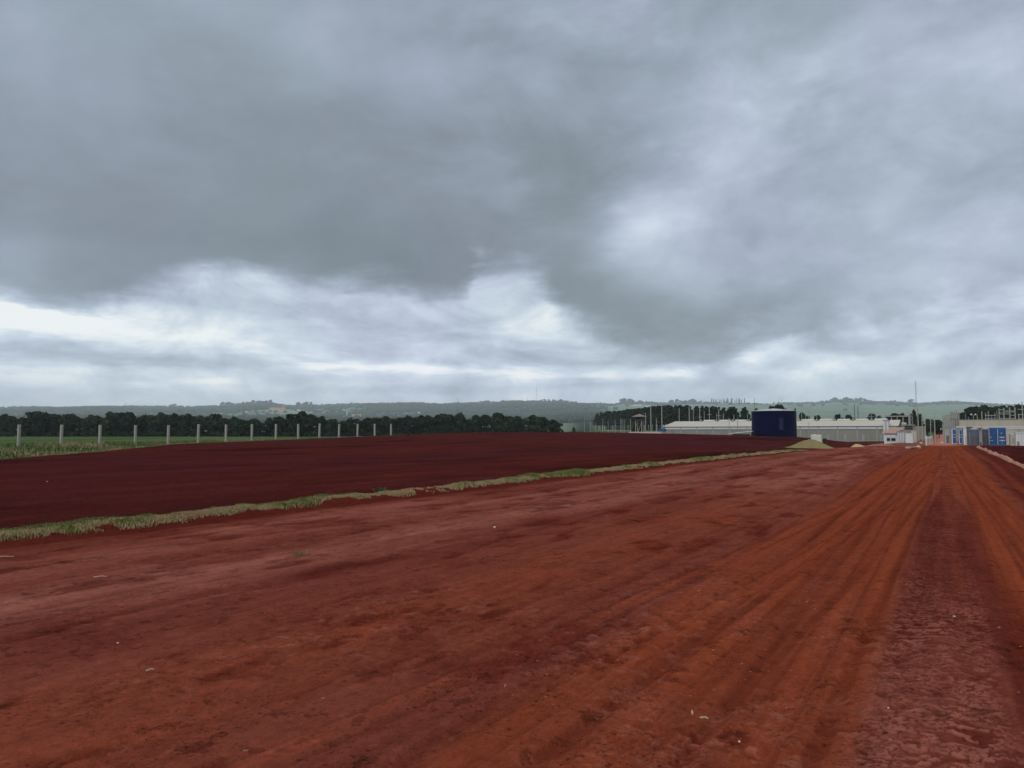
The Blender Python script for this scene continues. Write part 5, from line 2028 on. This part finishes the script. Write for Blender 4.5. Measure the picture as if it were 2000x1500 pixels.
# --- blue container with double doors
x, y, L_ = span(1931.5, 1965.2, 120)
z0 = gz(x, y) + .02
H_ = zat(835.5, 120) - z0
t = thing('shipping_container', 'bright blue container end with double doors and white lettering bars', 'container', (x, y, z0), ROT_U)
b = MB()
b.box(0, L_, 0.05, 6.0, 0, H_, .05)
part('body', b, M_WHITE, t)
for k in range(2):
    b = MB()
    b.box(k * L_ / 2 + .05, (k + 1) * L_ / 2 - .03, -.02, .08, .12, H_ - .12, .02)
    d = part('door', b, M_BLUE, t)
    for q in (.3, .72):
        b = MB()
        xx = (k + q) * L_ / 2
        b.tube((xx, -.05, .15), (xx, -.05, H_ - .15), .02, .02, 6)
        part('lock_rod', b, M_BLUE if (k, q) != (1, .3) else M_BLUELT, d)
b = MB()
b.box(0, L_, -.03, .09, H_ - .119, H_ + .02)
b.box(0, L_, -.03, .09, -.02, .119)
part('frame', b, M_BLUELT, t)
for (a0, a1, q0, q1) in ((.60, .90, .42, .49), (.60, .92, .24, .31), (.06, .17, .43, .48), (.06, .22, .25, .285), (.70, .76, .66, .72), (.72, .80, .11, .14)):
    n0 = max(2, int((a1 - a0) / .035))
    b = MB()
    for k in range(n0):
        xa = a0 + (a1 - a0) * k / n0
        b.box(L_ * xa, L_ * (xa + (a1 - a0) / n0 * .78), -.026, -.0205, H_ * q0, H_ * q1)
    part('lettering', b, M_WHITE, t)

# --- white and cream boxes at the right edge
t, L_, z0 = hut('white_container', 1983.5, 2050, 844.5, 846.5, 116, 2.5, M_WHITE, M_WHITE, 'white site container at the right picture edge', 'container', 'flat', .05)
b = MB()
b.box(.12, .45, -.05, .02, .05, .62)
part('fire_box', b, M_TILE, t, 'small red box at the foot of the white container')
for k in range(14):
    b = MB()
    b.box(-.02, .02, -.025, .01, .05, zat(846.8, 116) - z0)
    part('rib', b, M_CREAM, t).location = (.4 + k * .33, 0, 0)
t, L_, z0 = hut('white_cabinet', 1973, 1983, 847.5, 849, 117, 2, M_CREAM, M_WHITE, 'narrow white cabinet with an arched dark opening by the container', 'cabinet', 'flat', .05)
b = MB()
pts = [(L_ * (.5 + .28 * math.cos(math.pi * k / 8)), .75 + .45 * math.sin(math.pi * k / 8)) for k in range(9)]
b.poly([(px_, -.004, zz_) for px_, zz_ in ([(L_ * .22, .35)] + [(L_ * .78, .35)] + pts)])
part('opening', b, M_STEEL, t)
t, L_, z0 = hut('cream_container', 1964.5, 2050, 836, 838, 128, 2.6, M_CREAM, M_WHITE, 'cream container standing behind the white site container', 'container', 'flat', .06)
b = MB()
b.box(.45, .8, -.03, .05, 0, 1.6)
part('door', b, M_BROWN, t)

# --- toilets, cabinet
for i, (p0, p1, yt, yb, lab) in enumerate(((1858.6, 1867.4, 836.5, 859, 'blue and white portable toilet, left of the pair by the road'), (1872.4, 1879, 837.5, 857.5, 'blue and white portable toilet, right of the pair by the black post'))):
    Y = 145 + 3 * i
    x, y, L_ = span(p0, p1, Y)
    z0 = gz(x, y)
    H_ = zat(yt, Y) - z0
    t = thing('portable_toilet', lab, 'portable toilet', (x, y, z0), ROT_U, 'portable toilets')
    b = MB()
    b.box(0, L_, 0, 1.0, 0, H_ - .12, .05)
    part('body', b, M_BLUEWHITE, t)
    b = MB()
    b.box(L_ * .22, L_ * .95, -.03, .04, .1, H_ - .25)
    d = part('door', b, M_BLUE, t)
    for q in (.42, .58):
        b = MB()
        b.box(L_ * .22, L_ * .95, -.05, -.031, H_ * q, H_ * q + .06)
        part('band', b, M_WHITE, d)
    b = MB()
    b.poly([(-.04, -.04, H_ - .12), (L_ + .04, -.04, H_ - .12), (L_ + .04, .5, H_ + .05), (-.04, .5, H_ + .05)])
    b.poly([(-.04, .5, H_ + .05), (L_ + .04, .5, H_ + .05), (L_ + .04, 1.04, H_ - .12), (-.04, 1.04, H_ - .12)])
    b.poly([(-.04, -.04, H_ - .12), (-.04, .5, H_ + .05), (-.04, 1.04, H_ - .12)])
    b.poly([(L_ + .04, -.04, H_ - .12), (L_ + .04, 1.04, H_ - .12), (L_ + .04, .5, H_ + .05)])
    part('roof', b, M_BLUELT, t)
t, L_, z0 = hut('grey_kiosk', 1845.5, 1853.5, 837.5, 838.5, 150, 1, M_POLE, M_GREYLID, 'small grey kiosk with a dark door left of the toilets', 'kiosk', 'flat', .04)
b = MB()
b.box(L_ * .3, L_ * .98, -.03, .04, .1, 1.5)
part('door', b, M_GREYTANK, t)
# --- white bollards beside the road
for i, (px, yt, yb) in enumerate(((1808.5, 851.5, 866.5), (1812, 852.5, 866), (1815, 852.5, 865), (1817.5, 851.5, 860), (1820.3, 851, 859.5))):
    Y = 112 + 7 * i
    p = at(px, 845, Y)
    z0 = gz(p[0], p[1])
    H_ = zat(yt, Y) - z0
    t = thing('bollard', f'white topped bollard, {nth(i)} of the row from the near end beside the road', 'bollard', (p[0], p[1], z0), ROT_U, 'white bollards beside the road')
    b = MB()
    b.tube((0, 0, -.2), (0, 0, H_ * .72), .06 if i else .10, .06 if i else .10, 10)
    part('shaft', b, M_CREAM if i else M_WHITE, t)
    b = MB()
    b.tube((0, 0, H_ * .72), (0, 0, H_), .075 if i else .12, .07 if i else .11, 10)
    part('cap', b, M_WHITE, t)
# --- wall closing the far end of the road, van
x, y, L_ = span(1786, 1808, 232)
z0 = gz(x, y)
b = MB()
b.box(0, L_, 0, .25, -1.0, zat(832.5, 232) - z0)
solo('gate_wall', b, M_WALLGREY, 'low grey wall left of the far end of the road', 'wall', (x, y, z0), ROT_U)
x, y, L_ = span(1833.5, 1839, 320)
z0 = gz(x, y)
H_ = zat(831.5, 320) - z0
t = thing('white_hut', 'small white hut with open dark side at the far road end', 'hut', (x, y, z0), ROT_U)
b = MB()
b.box(0, L_, 0, 2, -.3, H_ - .15)
part('wall', b, M_WHITE, t)
b = MB()
b.box(-.1, L_ + .1, -.1, 2.1, H_ - .148, H_)
part('roof', b, M_BROWN, t)

# ------------------------------------------------------------------ far masts, pylons and houses on the hills
def far_point(px, py, dflt=6300):
    """first ground met along the sight line; falls back to the skyline"""
    d = ray(px, py)
    Ys = np.geomspace(500, 6450, 500)
    X_ = d[0] / d[1] * Ys
    zl = CAMZ + d[2] / d[1] * Ys
    zg = terrain(X_, Ys)
    hit = np.nonzero(zg >= zl)[0]
    Y = Ys[hit[0]] if len(hit) else dflt
    X = d[0] / d[1] * Y
    return X, Y, gz(X, Y)


for (px, yt, r, lab) in [(1047.5, 757, 1.3, 'tall thin mast on the skyline knoll'), (893.5, 775, 1.5, 'short mast on the skyline above the belt'), (946.5, 780, 1.2, 'first thin antenna of the far skyline row'),
                         (952, 783, 1.0, 'second thin antenna of the far skyline row'), (965, 783.5, 1.0, 'third thin antenna of the far skyline row'), (982.5, 782, 1.0, 'fourth thin antenna of the far skyline row'),
                         (994.5, 779, 1.3, 'tallest antenna of the far skyline row'), (1030, 776, 1.0, 'faint antenna on the flat topped rise'),
                         (1521, 778, 1.0, 'thin far antenna left of the pair behind the tank'), (1527, 776.5, 1.2, 'taller far antenna right of the pair behind the tank'), (1672, 781, 1.0, 'faint far antenna above the twin dark poles')]:
    Y = 6300.0
    X = (px - 1000) / F * Y
    z0 = gz(X, Y) - 3
    b = MB()
    H_ = zat(yt, Y) - z0
    b.tube((0, 0, 0), (0, 0, H_), r, r * .6, 6)
    b.box(-r * 1.5, r * 1.5, -.5, .5, H_ * .82, H_ * .86)
    solo('antenna_mast', b, M_DKSTEEL, lab, 'mast', (X, Y, z0))
for (px, yt, lab) in [(245.5, 786.5, 'far power pylon on the skyline above the third post gap'), (333, 788, 'far power pylon on the skyline above the fifth post')]:
    Y = 6250.0
    X = (px - 1000) / F * Y
    z0 = gz(X, Y) - 2
    H_ = zat(yt, Y) - z0
    t = thing('power_pylon', lab, 'pylon', (X, Y, z0))
    b = MB()
    for s_ in (-1, 1):
        b.tube((s_ * 3.5, 0, 0), (s_ * .8, 0, H_), .7, .5, 5)
    part('legs', b, M_DKSTEEL, t).name = 'tower_body'
    for q, w in ((.72, 7), (.95, 6)):
        b = MB()
        b.box(-w, w, -.5, .5, H_ * q - .5, H_ * q + .5)
        part('crossarm', b, M_DKSTEEL, t)
HOUSES = [(542, 803, 30, 7, M_TAN, M_FARRED, 'long tan building with a red roof on the far hillside'), (551, 798, 12, 5, M_TAN, M_FARRED, 'tan upper block behind the long tan building'),
          (427, 813, 10, 3, M_FARWHITE, M_FARRED, 'far pale house above the seventh post'), (480, 806, 8, 2.5, M_FARWHITE, M_FARGREY, 'small far white roof below the hilltop clump'),
          (582, 802, 7, 2.5, M_FARWHITE, M_FARGREY, 'far white shed right of the tan building'), (600, 811, 16, 3, M_FARWHITE, M_FARGREY, 'far pale row of roofs left of the small church spire'),
          (622, 812, 18, 3.5, M_FARWHITE, M_FARRED, 'far pale houses low on the slope above the tenth post'), (645, 811, 12, 3, M_FARWHITE, M_FARGREY, 'far pale roof over the eleventh post'),
          (677.5, 811, 2, 6, M_FARWHITE, M_FARWHITE, 'slim white spire on the far slope'), (700, 813, 24, 4, M_TAN, M_FARRED, 'far pinkish long roof above the thirteenth post'), (713, 807, 9, 2.5, M_FARWHITE, M_FARGREY, 'far white roof above the pinkish long roof'),
          (754, 805, 6, 3, M_FARWHITE, M_FARGREY, 'far white hut above the fifteenth post'), (803, 803, 7, 3, M_FARWHITE, M_FARGREY, 'far white shed upper slope right of the posts'), (822, 799.5, 9, 2.5, M_FARWHITE, M_FARGREY, 'far long white roof high on the slope'),
          (821, 807.5, 10, 3, M_FARWHITE, M_FARGREY, 'far white house below the long white roof'), (840, 797, 8, 2, M_FARWHITE, M_FARGREY, 'far white roof strip highest on the slope'), (886, 809, 12, 2.5, M_FARWHITE, M_FARGREY, 'far pale sheds over the belt middle'),
          (914, 802, 3, 4, M_FARWHITE, M_FARWHITE, 'narrow far white block left of the bright roof'), (923, 799, 5, 2.5, M_FARWHITE, M_FARGREY, 'small far white roof left of the bright shed'), (942, 802, 12, 2.5, M_FARWHITE, M_FARWHITE, 'bright far white shed before the dark knoll'),
          (1082, 810, 4, 2.5, M_FARWHITE, M_FARWHITE, 'lone white hut at the foot of the dark knoll'), (1245, 793, 18, 2.6, M_FARWHITE, M_FARWHITE, 'pale long roof on the slope above the guard tower'), (1264, 796, 12, 3, M_FARWHITE, M_FARWHITE, 'bright white roof above the pine plantation'),
          (8, 801, 14, 2.5, M_FARWHITE, M_FARGREY, 'far white sheds at the left edge of the skyline'), (33, 803, 4, 4, M_FARWHITE, M_FARGREY, 'far white tower block near the left edge'), (255, 820, 8, 5, M_FARWHITE, M_FARGREY, 'pale house showing through the belt gap by the fourth post'),
          (160, 797.5, 6, 2, M_FARWHITE, M_FARGREY, 'faint far roof on the left skyline')]
for i, (px, py, w, h, wm_, rm_, lab) in enumerate(HOUSES):
    X, Y, z0 = far_point(px, py)
    W_, H_ = w / F * Y, h / F * Y
    D_ = min(W_, 22.0)
    t = thing('far_house', lab, 'house', (X, Y, z0), R(prng.uniform(-12, 12)))
    b = MB()
    b.box(-W_ / 2, W_ / 2, -D_ / 2, D_ / 2, -4, H_ * .68)
    part('wall', b, wm_, t)
    b = MB()
    zr, ze = H_, H_ * .68 + .01
    b.poly([(-W_ / 2, -D_ / 2, ze), (W_ / 2, -D_ / 2, ze), (W_ / 2, 0, zr), (-W_ / 2, 0, zr)])
    b.poly([(-W_ / 2, 0, zr), (W_ / 2, 0, zr), (W_ / 2, D_ / 2, ze), (-W_ / 2, D_ / 2, ze)])
    b.poly([(-W_ / 2, -D_ / 2, ze), (-W_ / 2, 0, zr), (-W_ / 2, D_ / 2, ze)])
    b.poly([(W_ / 2, -D_ / 2, ze), (W_ / 2, D_ / 2, ze), (W_ / 2, 0, zr)])
    part('roof', b, rm_, t)

# ------------------------------------------------------------------ the air
zlo = min(float(GZ.min()), -1.0) - 1.0
b = MB()
b.box(-16800, 16800, -16800, 16800, zlo, 310)
hz = b.mesh('haze', bpy.data.materials.new('haze'))
hm = hz.materials[0]
hm.use_nodes = True
hm.node_tree.nodes.clear()
ho = hm.node_tree.nodes.new('ShaderNodeOutputMaterial')
hv = hm.node_tree.nodes.new('ShaderNodeVolumePrincipled')
hv.inputs['Color'].default_value = (0.84, 0.93, 1.0, 1)
hv.inputs['Density'].default_value = 1.05e-4
hm.node_tree.links.new(hv.outputs[0], ho.inputs['Volume'])
o = bpy.data.objects.new('haze', hz)
COL.objects.link(o)
tag(o, 'thin pale blue grey haze filling the air over the valley', 'haze', kind='stuff')
